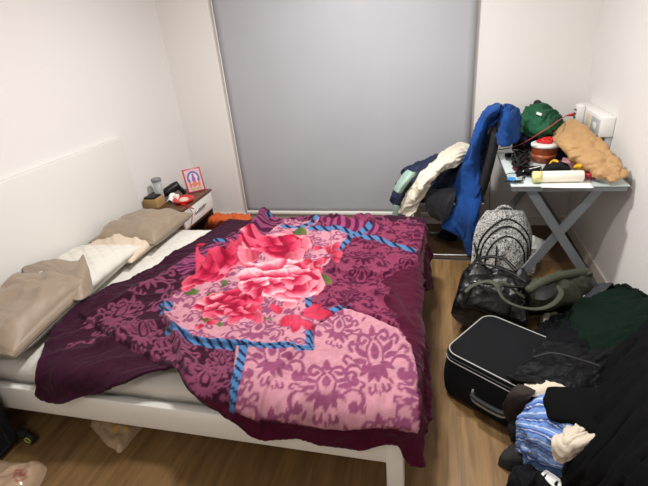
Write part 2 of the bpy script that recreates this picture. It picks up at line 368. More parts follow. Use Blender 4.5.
# pillows
t = thing('pillow', (-1.93, 1.62, .45), 'pillow half pulled out of its taupe satin case, white quilting showing', 'pillow')
obj('pillow_insert', cushion((-1.975, 1.65, .445), 1.0, .46, .165, a=math.pi/2+.08, n=110, m=60, quilt=.007, seed=3, p=2.6), M['quilt'], t, label='white diamond-quilted insert')
obj('pillowcase', cushion((-1.97, 1.44, .44), .74, .485, .225, a=math.pi/2+.10, srange=(-1, .44), off=.004, amp=.022, freq=6, seed=5, p=2.6, sag=.018, cr=.010), M['taupe'], t, label='taupe satin pillowcase')
Lf = [[(22, 268, .575), (50, 260, .60), (75, 262, .595), (84, 256, .60)], [(25, 275, .575), (50, 268, .60), (72, 272, .60), (84, 255, .635)], [(30, 284, .57), (52, 277, .59), (75, 285, .58), (88, 268, .60)], [(45, 300, .54), (65, 300, .545), (82, 300, .53), (93, 292, .50)]]
obj('case_flap', drape(Lf, 30, 40, .004, 12, seed=4), M['taupe'], t, solid=.004, label='open end of the taupe case, standing in a point')
obj('care_tag', box((-.012, -.004, -.012), (.014, .004, .012), .001, M=rot2(.9), t=W(122, 263, .50)), M['tan'], t, label='small pink printed tag')
t = thing('pillow', (-1.97, 2.42, .45), 'taupe satin pillow with a pale beige lower half, nearer the bedside cabinet', 'pillow')
obj('pillow_insert', cushion((-1.98, 2.28, .445), .62, .46, .11, a=math.pi/2, seed=13, p=2.6, amp=.012), M['beige'], t, label='pale beige cotton half')
obj('pillowcase', cushion((-1.975, 2.44, .44), .50, .50, .17, a=math.pi/2, off=.004, amp=.020, freq=6, seed=15, p=2.6, sag=.01, cr=.010), M['taupe'], t, label='taupe satin half')

# ---------------------------------------------------------------- the blanket
ZT, RB = .475, .05
x0, y0, y1 = -.06, 1.085, 2.70
def bend(p, q, lift=0., flare=.10):
    dx = np.maximum(p - (x0-RB), 0); dn = np.maximum((y0+RB) - q, 0); df = np.maximum(q - (y1-RB), 0); dy = dn + df
    d = np.hypot(dx, dy) + 1e-9; ex, ey = dx/d, np.where(df > 0, 1, -1) * dy/d
    th = np.minimum(d/RB, math.pi/2); rest = np.maximum(d - RB*math.pi/2, 0)
    o = RB*np.sin(th) + flare*rest; z = ZT - RB*(1-np.cos(th)) - rest*.99
    N = np.stack([ex*np.sin(th), ey*np.sin(th), np.cos(th)], -1)
    P = np.stack([np.minimum(p, x0-RB) + ex*o, np.clip(q, y0+RB, y1-RB) + ey*o, z], -1)
    return P + N*np.asarray(lift)[..., None], rest
_gp, _gq = np.meshgrid(np.arange(-2.2, .25, .02), np.arange(.6, 2.8, .02), indexing='ij')
_gu = proj(bend(_gp, _gq, np.full(_gp.shape, .036))[0])
def flat(u, v):                                   # where a seen point lies on the spread-out cloth
    i = np.argmin((_gu[..., 0]-u)**2 + (_gu[..., 1]-v)**2); a = np.array([_gp.flat[i], _gq.flat[i]])
    for _ in range(6):
        f = lambda a: proj(bend(a[0], a[1], .036)[0])
        f0 = f(a); J = np.stack([(f(a+[1e-4, 0])-f0)/1e-4, (f(a+[0, 1e-4])-f0)/1e-4], 1)
        try: s = np.linalg.solve(J, np.array([u, v])-f0)
        except Exception: break
        a = a + np.clip(s, -.02, .02)
    return (float(a[0]), float(a[1]))
def fl(px): return [flat(*p) for p in px]
outline = fl([(36, 404), (34, 372), (44, 342), (65, 314), (97, 291), (125, 278), (150, 265), (175, 250), (198, 235), (219, 222)]) + \
    [(-1.40, 2.73), (-1.2, 2.80), (-.6, 2.86), (-.13, 2.84), (.10, 2.78), (.19, 2.55), (.20, 2.34), (.14, 2.20), (.04, 2.10), (-.035, 2.0), (-.04, 1.62), (.05, 1.50), (.14, 1.40), (.19, 1.25), (.18, 1.10), (.10, 1.0), (-.02, .93)] + \
    fl([(391, 448), (345, 447), (300, 444), (262, 437), (215, 414), (190, 390), (172, 369), (150, 368), (120, 383), (80, 399)])
STEP = .0046
def _sm(poly, n): return [tuple(p) for p in spline(np.array(poly), n, closed=True)]
X, Y, D, Fb = heap(_sm(outline, 240), STEP, None)
B0, rest = bend(X, Y, np.full(X.shape, .036)); UV = proj(B0); U, V_ = UV[:, 0], UV[:, 1]
# relief: every overlap and fold that the photo shows on the spread
H = .018 * folds(X, Y, 3.2, .9, 2.5, 2) + .010 * folds(X, Y, 8, .5, 2.2, 5) + .0028 * folds(X, Y, 30, .7, 2, 8)
def sst(a, b, x): t = np.clip((x-a)/(b-a), 0, 1); return t*t*(3-2*t)
def layer(px, h, fall=.12, w=.012, metric=False):
    poly = px if metric else fl(px); I = inside(poly, X, Y); d, _ = dist(poly, X, Y)
    return np.where(I, h * sst(0, w, d) * (.35 + .65*np.exp(-d/fall)), 0.)
def ridge(px, h, wd, asym=0.):
    pl = fl([tuple(p) for p in spline(np.array(px, float), 12)]); d, l = dist(pl, X, Y, closed=False); L = l.max() + 1e-6
    return 1.5 * h * np.exp(-(d/wd)**2) * np.clip(np.minimum(l, L-l)/(.12*L) + .25, 0, 1)
H += layer([(235, 347), (262, 349), (312, 350), (313, 328), (345, 309), (372, 318), (400, 333), (413, 350), (414, 432), (300, 425), (232, 410)], .030, .10)
H += layer([(163, 303), (162, 316), (174, 332), (204, 344), (262, 350), (312, 351), (313, 328), (345, 309), (330, 290), (300, 240), (215, 262)], .024, .07)
H += layer([(76, 312), (112, 336), (150, 356), (182, 384), (212, 410), (262, 434), (300, 350), (200, 250), (110, 290)], .020, .08)
H += layer([(378, 277), (420, 262), (424, 230), (330, 222), (330, 270)], .02, .10)
H += layer([(345, 307), (375, 316), (402, 334), (396, 314), (380, 300), (378, 277), (355, 262)], .02, .10)
H += ridge([(273, 210), (262, 222), (248, 236), (232, 252), (205, 272)], .060, .045) + ridge([(290, 214), (330, 222), (385, 229)], .02, .03)
H += ridge([(168, 318), (178, 338), (186, 362), (196, 390)], .022, .022) + ridge([(235, 262), (265, 245), (300, 238)], .02, .04)
H += ridge([(240, 300), (280, 285), (330, 275)], .018, .05) + ridge([(120, 300), (160, 280), (200, 258)], .018, .04) + ridge([(95, 345), (125, 330), (160, 322)], .016, .03)
H += ridge([(345, 235), (380, 250), (405, 262)], .014, .025) + ridge([(370, 290), (392, 300), (402, 325)], .016, .02) + ridge([(388, 285), (398, 300), (408, 330)], .014, .015)
hem = np.exp(-(D/.012)**2) * .006
H = np.maximum(H, -.012) + hem + .018
H += np.where(rest > 0, .02*np.sin(X*16 + Y*13 + 1.2*vnoise(X*4, Y*4)) * np.clip(rest/.12, 0, 1), 0)
# --- printed pattern
def stroke(m_, gx, gy, pts, w0, w1):
    pts = spline(np.array(pts, float), 26)
    for k, (a, b) in enumerate(pts):
        r = (w0 + (w1-w0)*k/25.)*1.08; m_ |= (gx-a)**2 + (gy-b)**2 < r*r
def leafs(m_, gx, gy, a, b, wd):
    wd = wd*1.05
    a, b = np.array(a), np.array(b); d = b-a; L = np.hypot(*d); s = ((gx-a[0])*d[0] + (gy-a[1])*d[1])/L**2; t = ((gx-a[0])*d[1] - (gy-a[1])*d[0])/L
    m_ |= (s > 0) & (s < 1) & (np.abs(t) < wd*np.sin(np.pi*np.clip(s, 0, 1)**.8)**.8)
NG = 300; gx, gy = np.meshgrid(np.linspace(-1, 1, NG), np.linspace(-1, 1, NG), indexing='ij'); gxx = np.abs(gx); mk = np.zeros((NG, NG), bool)
for q in (((0, .66), (0, 1.0), .09), ((.03, .74), (.22, .70), .05), ((0, .02), (0, .50), .12), ((.22, .14), (.58, .46), .09), ((.26, .02), (.70, .12), .08), ((0, -.12), (0, -.62), .11), ((.05, -.12), (.30, -.56), .10), ((.12, -.06), (.52, -.34), .09), ((.62, -.62), (.74, -.30), .11), ((.10, -.72), (.10, -.92), .035), ((0, -.80), (0, -.98), .04), ((.86, .62), (.97, .90), .05)): leafs(mk, gxx, gy, *q)
for q in (([(.06, .56), (.16, .72), (.34, .78), (.44, .64), (.34, .52), (.24, .60)], .035, .06), ([(.20, -.02), (.24, .20), (.20, .38), (.06, .60)], .03, .04), ([(.48, .50), (.62, .60), (.72, .50), (.66, .38)], .04, .05),
          ([(.44, -.16), (.60, -.02), (.84, -.06), (.93, -.28), (.84, -.52), (.70, -.58)], .035, .07), ([(.84, -.52), (.96, -.66), (.99, -.50)], .05, .03), ([(.10, -.66), (.18, -.86), (.30, -.84), (.28, -.72)], .03, .045), ([(.70, .16), (.84, .26), (.94, .16), (.86, .06)], .035, .045)): stroke(mk, gxx, gy, *q)
soft = mk.astype(float)
for _ in range(2): soft = (soft + np.roll(soft, 1, 0) + np.roll(soft, -1, 0) + np.roll(soft, 1, 1) + np.roll(soft, -1, 1))/5
def damask(sx, sy, ox, oy, warp=0., seed=0, sh=.5, ang=0.):
    a = X + warp*vnoise(X*9, Y*9, 0, seed); b_ = Y + warp*vnoise(X*9+4, Y*9, 0, seed+2)
    a, b_ = a*math.cos(ang)+b_*math.sin(ang), -a*math.sin(ang)+b_*math.cos(ang)
    a = (a-ox)/sx; b_ = (b_-oy)/sy + sh*np.floor(a); a = (a - np.floor(a)); b_ = b_ - np.floor(b_)
    i = np.clip(a*NG, 0, NG-1).astype(int); j = np.clip(b_*NG, 0, NG-1).astype(int); return soft[i, j][:, None]
def C(h): return np.array(lin(h))
cols = np.tile(C('340d24'), (len(X), 1)); plum = damask(.26, .30, -1.6, .1, .01, 1)
cols = cols*(1-plum) + C('7a3c58')*plum
def region(px): return inside(px, U, V_)
low = region([(160, 318), (174, 334), (204, 346), (238, 348), (232, 415), (200, 410), (182, 388), (150, 360), (112, 339), (98, 322)]); dm = np.zeros(len(X))
for cu_, cv_, ex_, hw, hh in ((205, 384, .1, 27, 25), (176, 352, .3, 25, 21), (142, 334, .3, 24, 18), (222, 362, 0, 17, 17), (165, 385, .2, 18, 18), (112, 318, .3, 22, 15)):
    n_ = math.hypot(ex_, 1); tx, ty = ex_/n_, -1/n_
    ly = ((U-cu_)*tx + (V_-cv_)*ty)/hh; lx = ((U-cu_)*-ty + (V_-cv_)*tx)/hw; ok = (np.abs(lx) < .995) & (np.abs(ly) < .995)
    i_ = np.clip((lx+1)/2*NG, 0, NG-1).astype(int); j_ = np.clip((ly+1)/2*NG, 0, NG-1).astype(int); dm = np.maximum(dm, soft[i_, j_]*ok)
cols[low] = C('340d24')*(1-dm[low, None]) + C('7a3c58')*dm[low, None]
def paint(mask, c, a=1.):
    global cols
    mm_ = (mask * a)[:, None] if mask.ndim == 1 else mask*a; cols = cols*(1-mm_) + c*mm_
# tighter, rosier repeat on the far right part, wavy stripes near the top fold
r = region([(318, 218), (430, 224), (430, 300), (400, 268), (380, 279), (392, 288), (383, 298), (396, 316), (402, 334), (345, 309), (311, 312), (312, 298), (322, 268), (336, 250)])
tn = 1 - damask(.25, .20, 0, 0, .03, 4); leo = C('4a1030')*(1-tn) + C('843553')*tn; paint(r.astype(float), leo)
r = region([(160, 268), (190, 250), (210, 236), (240, 228), (268, 205), (285, 208), (284, 220), (262, 238), (240, 252), (185, 275)])
tn = sst(-.25, .1, np.sin((X*.7-Y*.9)*110 + 7*fbm(X*7, Y*7, 0, 3)))[:, None]; paint(r.astype(float), C('451632')*(1-tn) + C('8a3f66')*tn)
r = region([(318, 218), (345, 222), (390, 227), (372, 234), (345, 231), (330, 228)]); tn = sst(-.2, .2, np.sin(X*120 + 2*vnoise(X*12, Y*12)))[:, None]; paint(r.astype(float), C('551539')*(1-tn) + C('93406a')*tn)
# plain plush border
pl = C('350f26'); pc = C('4a0c28')
for px in ([(20, 420), (20, 360), (60, 300), (95, 278), (150, 250), (215, 215), (250, 212), (252, 219), (236, 226), (212, 241), (186, 258), (157, 277), (127, 295), (97, 308), (80, 316), (74, 332), (62, 350), (60, 372), (72, 385), (20, 420)],
           [(15, 430), (20, 350), (64, 350), (78, 340), (112, 338), (150, 356), (175, 366), (160, 400), (80, 430)], ): paint(region(px).astype(float), pl)
for px in ([(182, 388), (215, 402), (235, 409), (300, 420), (411, 433), (413, 350), (402, 334), (396, 316), (383, 298), (392, 288), (380, 279), (400, 268), (421, 262), (423, 236), (440, 230), (440, 500), (100, 500), (160, 380)],): paint(region(px).astype(float), pc)
paint(((X > x0+.005) & ~region([(300, 200), (421, 236), (421, 262), (300, 262)])).astype(float), pc)
# pink grounds with rose scrolls
pk = C('bd8491'); pd = C('874566')
r1 = [(235, 345), (262, 350), (312, 351), (314, 328), (345, 309), (374, 317), (402, 333), (413, 350), (414, 433), (350, 427), (300, 420), (234, 409)]
r2 = [(164, 304), (195, 288), (228, 268), (255, 240), (284, 217), (320, 221), (312, 226), (345, 232), (352, 237), (338, 251), (322, 268), (310, 300), (311, 310), (345, 309), (320, 322), (313, 330), (312, 350), (262, 349), (204, 343), (174, 331), (162, 316)]
dm = damask(.25, .22, -1.1, .07, .012, 5); paint(region(r2).astype(float), pk*(1-dm) + pd*dm)
dm = np.zeros(len(X))                              # on the big lower panel each palmette has its own place
for cu_, cv_, ex_, hw, hh in ((327, 392, 0, 40, 31), (376, 363, -.13, 34, 36), (273, 362, 0, 33, 30), (338, 331, .25, 25, 20), (228, 402, 0, 36, 30), (273, 437, 0, 36, 32), (382, 444, -.1, 36, 32), (421, 402, -.2, 28, 32)):
    n_ = math.hypot(ex_, 1); tx, ty = ex_/n_, -1/n_
    ly = ((U-cu_)*tx + (V_-cv_)*ty)/hh; lx = ((U-cu_)*-ty + (V_-cv_)*tx)/hw; ok = (np.abs(lx) < .995) & (np.abs(ly) < .995)
    i_ = np.clip((lx+1)/2*NG, 0, NG-1).astype(int); j_ = np.clip((ly+1)/2*NG, 0, NG-1).astype(int); dm = np.maximum(dm, soft[i_, j_]*ok)
paint(region(r1).astype(float), pk*(1-dm[:, None]) + pd*dm[:, None])
# striped blue ribbons
def ribbon(px, wpx, period=8.8):
    pl_ = [tuple(p) for p in px]; d, l = dist(pl_, U, V_, closed=False); ph = (U*.8 - V_ + l*.15)/period*1.0 if True else 0
    st_ = sst(.55, .7, (ph - np.floor(ph)))[:, None]; c = C('4a77a8')*(1-st_) + C('1d1530')*st_
    paint(sst(wpx/2+.5, wpx/2-.5, d), c)
ribbon([(161, 306), (172, 307)], 5); ribbon([(162, 312), (170, 312)], 4)
ribbon([(168, 331), (180, 332), (192, 341), (204, 344), (235, 346), (262, 350), (312, 351)], 6.5); ribbon([(310, 350), (309, 328)], 7.5)
ribbon([(245, 347), (239, 375), (233, 408)], 9); ribbon([(346, 307), (330, 312), (309, 311), (308, 297)], 6.5)
ribbon([(214, 236), (240, 237), (250, 235), (266, 238)], 3.5); ribbon([(268, 217), (276, 213), (284, 210)], 3); ribbon([(283, 223), (298, 226), (320, 219)], 3.5)
ribbon([(310, 227), (342, 231), (358, 235), (378, 238), (397, 244), (414, 251)], 4.5); ribbon([(338, 249), (350, 239), (362, 231), (370, 227)], 5); ribbon([(309, 272), (316, 270)], 4)
# leaves and peonies of the print
def petal(cx, cy, an, L, wd, ci, co, rim='eb9fab'):
    ca, sa = math.cos(an), math.sin(an)*.8; n_ = math.hypot(ca, sa); ca, sa = ca/n_, sa/n_
    s = ((U-cx)*ca + (V_-cy)*sa)/L; t = (-(U-cx)*sa + (V_-cy)*ca)/wd
    wv = .12*vnoise(U*.25+cx, V_*.25, 0, 3)
    e = np.hypot((s-.5)*2, t*(1.0+.25*(s < .5))) + wv; paint(sst(1.2, 1.02, e)*.55, C('8a0a2c')) if rim != '6f8440' else None; m_ = sst(1.02, .94, e)
    k = np.clip(s + .12*vnoise(U*.5, V_*.16+cx), 0, 1)[:, None]; k = k**1.5; c = C(ci)*(1-k) + C(co)*k
    rm = (sst(.78, .97, e)*np.clip(s*1.3, 0, 1)*(.15 if rim == '6f8440' else .5))[:, None]; c = c*(1-rm) + C(rim)*rm
    paint(m_, c)
for a in [(293, 232, 0, 14, 6), (318, 278, .2, 14, 4), (186, 297, -.4, 14, 3.5), (206, 298, -.2, 12, 3.5), (222, 290, -1, 10, 3), (200, 320, .2, 12, 3), (214, 322, .5, 10, 3), (246, 316, .1, 22, 3), (244, 250, .3, 12, 4), (258, 318, .1, 14, 2.5), (283, 262, -.2, 12, 3)]:
    petal(*a, '394f26', '66713a', rim='6f8440')
def bloom(cx, cy, rx, ry, n, seed, cs, ang=0., light=.5, core=None):
    """ruffled flower: irregular cells, each shading from a dark throat to a pale lip, away from the heart"""
    global cols
    rs = np.random.RandomState(seed); ca, sa = math.cos(ang), math.sin(ang)
    near_ = (np.abs(U-cx) < rx*1.7+12) & (np.abs(V_-cy) < max(ry, rx*abs(sa))*1.7+12); u, v = U[near_]-cx, V_[near_]-cy
    u, v = (u*ca + v*sa)/rx, (-u*sa + v*ca)/ry; wu, wv = .09*vnoise(u*3.2+seed, v*3.2), .09*vnoise(u*3.2, v*3.2+seed); u, v = u+wu, v+wv
    a = np.arange(n)*2.39996 + rs.uniform(-.4, .4, n); r = np.sqrt((np.arange(n)+.3)/n)*.92 + rs.uniform(-.05, .05, n); sx, sy = r*np.cos(a), r*np.sin(a)
    m_ = int(n*.9); b = np.linspace(0, 2*math.pi, m_, endpoint=False) + rs.uniform(-.1, .1, m_); sx = np.r_[sx, 1.22*np.cos(b)]; sy = np.r_[sy, 1.22*np.sin(b)]
    D2 = np.hypot(u[:, None]-sx, v[:, None]-sy) * np.r_[rs.uniform(.85, 1.2, n), np.ones(m_)*1.0]; o = np.argsort(D2, axis=1)[:, :2]; f1 = D2[np.arange(len(u)), o[:, 0]]; f2 = D2[np.arange(len(u)), o[:, 1]]; id_ = o[:, 0]
    inn = id_ < n; rr = np.hypot(sx, sy)[id_] + 1e-6; out = ((u-sx[id_])*sx[id_] + (v-sy[id_])*sy[id_])/rr; sz = 1.1/math.sqrt(n)
    tw = rs.uniform(-.9, .9, n+m_)[id_]; out = out*np.cos(tw) + ((u-sx[id_])*-sy[id_] + (v-sy[id_])*sx[id_])/rr*np.sin(tw)
    k = np.clip(.5 + out/sz*.75 + .10*vnoise(u*14, v*5+seed) + rs.uniform(-.22, .22, n+m_)[id_], 0, 1)
    lt = (rs.rand(n+m_)[id_] < light)
    c1, c2, c3, c4 = [C(q) for q in cs]
    kk = k[:, None]; top = np.where(lt[:, None], c4, c3); c = np.where(kk < .4, c1 + (c2-c1)*kk/.4, c2 + (top-c2)*(kk-.4)/.6)
    edge = sst(.30*sz, .05*sz, f2-f1)*(k < .55); c = c*(1-.6*edge[:, None]) + c1*.6*edge[:, None]
    idx = np.nonzero(near_)[0][inn]; cols[idx] = c[inn]
R1 = ('8a0a2e', 'b81c44', 'd4546f', 'eb9aa6'); R2 = ('a01238', 'd2506c', 'e88b9a', 'f4b4ba'); R3 = ('85082a', 'b01840', 'cc3e5e', 'df7187')
for a in [(207, 276, 2.75, 26, 6), (228, 262, -.65, 16, 6), (196, 284, 2.6, 16, 5)]: petal(*a, 'a31238', 'd2506a', rim='dd7a8c')
bloom(212, 274, 26, 9, 12, 3, R3, -.42, .3); bloom(230, 263, 13, 6, 5, 4, R3, -.5, .5)
for a in [(272, 248, -2.75, 24, 7), (284, 247, -.25, 28, 9), (280, 252, .2, 26, 8), (262, 250, 2.7, 26, 8), (278, 243, -.9, 18, 8)]: petal(*a, '9c0e34', 'e27f8f')
bloom(272, 244, 32, 13, 15, 5, R1, .05, .45)
for a in [(236, 298, 3.0, 32, 6), (226, 306, 2.5, 26, 6), (238, 312, 2.0, 16, 6), (250, 312, .8, 18, 6)]: petal(*a, 'a01238', 'd8607a')
bloom(229, 304, 34, 11, 20, 6, R1, -.12, .35); bloom(240, 314, 16, 6, 7, 9, R3, .1, .2)
for a in [(300, 282, .25, 26, 10), (298, 276, -.4, 24, 9), (286, 292, 1.2, 18, 9), (262, 284, 3.0, 24, 9)]: petal(*a, 'b81c44', 'ea93a0')
bloom(281, 279, 42, 21, 34, 7, R2, .1, .6); bloom(262, 288, 22, 10, 9, 12, R2, -.2, .7)
for a in [(300, 318, 2.8, 22, 6), (300, 318, 1.9, 16, 5), (302, 314, .05, 30, 5.5), (300, 320, .75, 16, 5), (304, 312, -.4, 18, 4), (262, 306, 2.6, 14, 4), (270, 305, .6, 14, 4)]: petal(*a, 'c8405c', 'a30a2a', rim='bb3350')
for a in [(330, 252, -2, 10, 3), (330, 253, .2, 13, 4), (332, 250, -.7, 10, 3), (328, 256, 2.4, 10, 3), (322, 246, 2.9, 9, 3), (334, 258, 1, 8, 3), (313, 264, -.6, 13, 3.5), (314, 266, .9, 10, 3.5), (312, 264, 2.8, 10, 3.5), (207, 326, -.5, 12, 2.5), (205, 327, 2.7, 10, 2.5)]: petal(*a, '9a0a28', 'd2506a', rim='dd7788')
cols = .84 * cols * (1 + .10*fbm(X*60, Y*60, 0, 3))[:, None]
Bk, _ = bend(X, Y, H - .0016*np.clip(1 - plum[:, 0]*2, 0, 1))
velvet = mat('printed_plush', '703050', .9, sheen=.06, bump=.3, bscale=260, attr='col', spec=.15)
obj('blanket', (Bk, Fb), velvet, solid=.012, cols=np.clip(cols, 0, 1), label='rumpled plush blanket printed with pink peonies and plum scrolls, spread over the bed', cat='blanket')

# ---------------------------------------------------------------- bedside cabinet and what stands on it
NX0, NX1, NY0, NY1, NZ = -2.285, -1.925, 2.86, 3.36, .47
t = thing('bedside_cabinet', ((NX0+NX1)/2, (NY0+NY1)/2, 0), 'small bedside cabinet with walnut top and one white drawer, in the left corner', 'cabinet')
obj('cabinet_body', join(box((NX0, NY0, 0), (NX1-.02, NY0+.016, NZ-.02), .002), box((NX0, NY1-.016, 0), (NX1-.02, NY1, NZ-.02), .002), box((NX0, NY0+.016, .03), (NX0+.01, NY1-.016, NZ-.02)), box((NX0+.01, NY0+.016, .05), (NX1-.02, NY1-.016, .066)), box((NX0+.01, NY0+.016, .26), (NX1-.03, NY1-.016, .275))), M['walnut'], t)
obj('cabinet_top', box((NX0, NY0-.005, NZ-.019), (NX1+.004, NY1+.005, NZ), .003), M['walnut'], t)
d_ = obj('drawer', box((NX1-.02, NY0+.004, .30), (NX1-.002, NY1-.004, NZ-.024), .003), M['white'], t, label='white drawer front')
obj('handle', join(tube(np.array([(NX1+.016, 3.02, .39), (NX1+.016, 3.20, .39)]), .006), rod((NX1-.002, 3.04, .39), (NX1+.016, 3.04, .39), .004), rod((NX1-.002, 3.18, .39), (NX1+.016, 3.18, .39), .004)), M['chrome'], d_, label='brushed metal bar handle')
g = 'things on the bedside cabinet'
c = W(161, 203, NZ); t = thing('tumbler', (c[0]+.01, c[1], NZ), 'tall clear plastic tumbler with a grey lid on the bedside cabinet', 'bottle')
o3 = WPOS[t.name]
obj('tumbler_body', lathe([(.028, 0), (.031, .004), (.038, .19), (.0355, .19), (.029, .008), (.0, .006)], o3, 28), M['clear'], t)
obj('lid', lathe([(.038, .188), (.040, .19), (.040, .208), (.036, .213), (.0, .213)], o3, 28), M['lid'], t, label='grey screw lid')
o = obj('cardboard_box', box((-2.275, 2.885, NZ), (-2.155, 3.0, NZ+.075), .003), M['card'], label='small brown cardboard box at the near wall corner of the bedside cabinet', cat='box')
pw = box((-2.27, 2.89, NZ+.0755), (-2.17, 3.03, NZ+.092), .007)
o = obj('wallet', pw, M['black'], label='flat black wallet lying on the small cardboard box', cat='wallet')
Lh = [[('', -2.23, 3.10, NZ+.06), ('', -2.16, 3.11, NZ+.085), ('', -2.10, 3.12, NZ+.06)]]
t = thing('hair_dryer', (-2.17, 3.16, NZ), 'matt black hair dryer lying behind the tumbler on the bedside cabinet', 'hair dryer')
obj('barrel', tube(spline([(-2.22, 3.08, NZ+.045), (-2.17, 3.13, NZ+.075), (-2.12, 3.19, NZ+.10)], 10), [.02, .03, .036, .037, .037, .037, .038, .038, .036, .034], 16), M['black'], t)
obj('handle', tube(spline([(-2.13, 3.18, NZ+.09), (-2.10, 3.19, NZ+.05), (-2.085, 3.20, NZ+.016)], 8), .015, 12, flat=1.3), M['black'], t)
obj('nozzle', box((-.02, -.028, -.012), (.02, .028, .012), .006, M=rot2(.7), t=(-2.235, 3.065, NZ+.03)), M['rubber'], t)
t = thing('charger', (-2.08, 3.10, NZ), 'white plastic charger cube between tumbler and red dish', 'charger')
obj('plug_body', box((-2.105, 3.045, NZ), (-2.065, 3.085, NZ+.055), .006), M['wplast'], t)
obj('plug_pins', join(rod((-2.095, 3.085, NZ+.03), (-2.095, 3.105, NZ+.03), .003), rod((-2.075, 3.085, NZ+.03), (-2.075, 3.105, NZ+.03), .003)), M['steel'], t)
ob = obj('tissue', drape([[('', -2.16, 3.02, NZ+.004), ('', -2.12, 3.02, NZ+.02), ('', -2.09, 3.01, NZ+.004)], [('', -2.16, 3.07, NZ+.03), ('', -2.13, 3.08, NZ+.06), ('', -2.10, 3.09, NZ+.03)], [('', -2.15, 3.12, NZ+.004), ('', -2.12, 3.13, NZ+.03), ('', -2.09, 3.13, NZ+.004)]], 16, 16, .006, 30), M['paperw'], label='crumpled white tissue behind the red dish', cat='tissue')
c = W(184, 201, NZ+.01); t = thing('dish', (c[0], c[1], NZ), 'round bright red plastic dish with white powder on the bedside cabinet', 'dish')
o3 = WPOS[t.name]
obj('bowl', lathe([(.055, 0), (.078, .014), (.088, .032), (.083, .034), (.066, .018), (.0, .013)], o3, 32), M['red'], t)
obj('contents', lathe([(.046, .0165), (.036, .030), (.02, .038), (.0, .039)], o3, 24), M['tan'], t, label='pale cream contents')
t = thing('lighter', (-1.975, 2.98, NZ), 'small red plastic clip beside the red dish', 'clip')
obj('clip_body', box((-1.99, 2.955, NZ), (-1.955, 3.005, NZ+.014), .005), M['red'], t); obj('clip_end', box((-1.982, 3.006, NZ), (-1.963, 3.02, NZ+.01), .002), M['steel'], t)
t['label'] = 'small red plastic clip beside the round red dish, towards the drawer'; t.name = 'plastic_clip'
# framed devotional-style print, generic shapes
c = W(196, 192, NZ); A = rot2(-.42); 
t = thing('picture_frame', (c[0]+.005, c[1]+.01, NZ), 'small red-bordered framed colourful print leaning on the bedside cabinet', 'picture frame'); o3 = WPOS[t.name]
tl = -.36; Rt = np.array([[1, 0, 0], [0, math.cos(tl), -math.sin(tl)], [0, math.sin(tl), math.cos(tl)]])
Ro = rot2(.72) @ Rt
def fp(vf): return ((np.asarray(vf[0])*1.25) @ Ro.T + o3, vf[1])
obj('frame', fp(join(box((-.062, -.004, 0), (.062, .010, .165), .002))), mat('frame_red', 'b5333c', .4), t)
def disc(cx, cz, rx, rz, y, n=22):
    return np.array([(cx+rx*math.cos(2*math.pi*i/n), y, cz+rz*math.sin(2*math.pi*i/n)) for i in range(n)] + [(cx, y, cz)]), [((i+1) % n, i, n) for i in range(n)]
pp = obj('print', fp(join(box((-.052, -.0050, .008), (.052, -.0042, .155)))), mat('print_pale', 'c9a5b2', .35), t, smooth=False)
for nm, cc, shp in (('arch', '4a5188', [disc(0, .095, .042, .05, -.0054)]), ('arch_inner', 'cdbccb', [disc(0, .09, .032, .042, -.0058)]), ('figure', '8a4a86', [disc(0, .085, .012, .03, -.0062), disc(0, .118, .008, .01, -.0062)]), ('skirt_shape', 'd5673f', [disc(0, .055, .018, .02, -.0066), disc(-.03, .05, .008, .018, -.0066), disc(.03, .05, .008, .018, -.0066)]), ('garland', 'b59b45', [disc(-.02, .022, .018, .008, -.0066), disc(.02, .022, .018, .008, -.0066)]), ('figure_side', '5a4c77', [disc(-.03, .078, .006, .016, -.0064)]), ('figure_side', '5a4c77', [disc(.03, .078, .006, .016, -.0064)])):
    obj(nm, fp(join(*shp)), mat('print_' + nm, cc, .4), pp, smooth=False)
c1, c2, c3 = W(184, 206, NZ+.004), W(194, 209, NZ+.004), np.array([NX1+.008, 2.96, NZ-.01])
o = obj('phone_cable', wire([c1, c2, (NX1-.01, 2.955, NZ+.006), (NX1+.012, 2.95, NZ-.02), (NX1+.014, 2.97, .40), (NX1+.012, 2.93, .33), (NX1+.02, 2.86, .30)], .003), M['cable'], label='thin red cable trailing over the front of the white drawer', cat='cable')
# orange cloth on the floor behind the bed
Pc = drape([[(208, 232, .02), (225, 234, .02), (240, 236, .02), (258, 232, .02)], [(209, 222, .20), (222, 221, .22), (238, 222, .22), (256, 226, .18)], [(213, 215, .22), (224, 216, .19), (236, 214, .23), (249, 217, .20)], [(214, 220, .10), (225, 221, .08), (238, 220, .10), (250, 222, .10)]], 50, 60, .022, 12, seed=8, floor=.004, cr=.012, crs=10)
obj('orange_cloth', Pc, M['orange'], solid=.006, label='crumpled burnt-orange cloth between bed and window wall', cat='cloth')

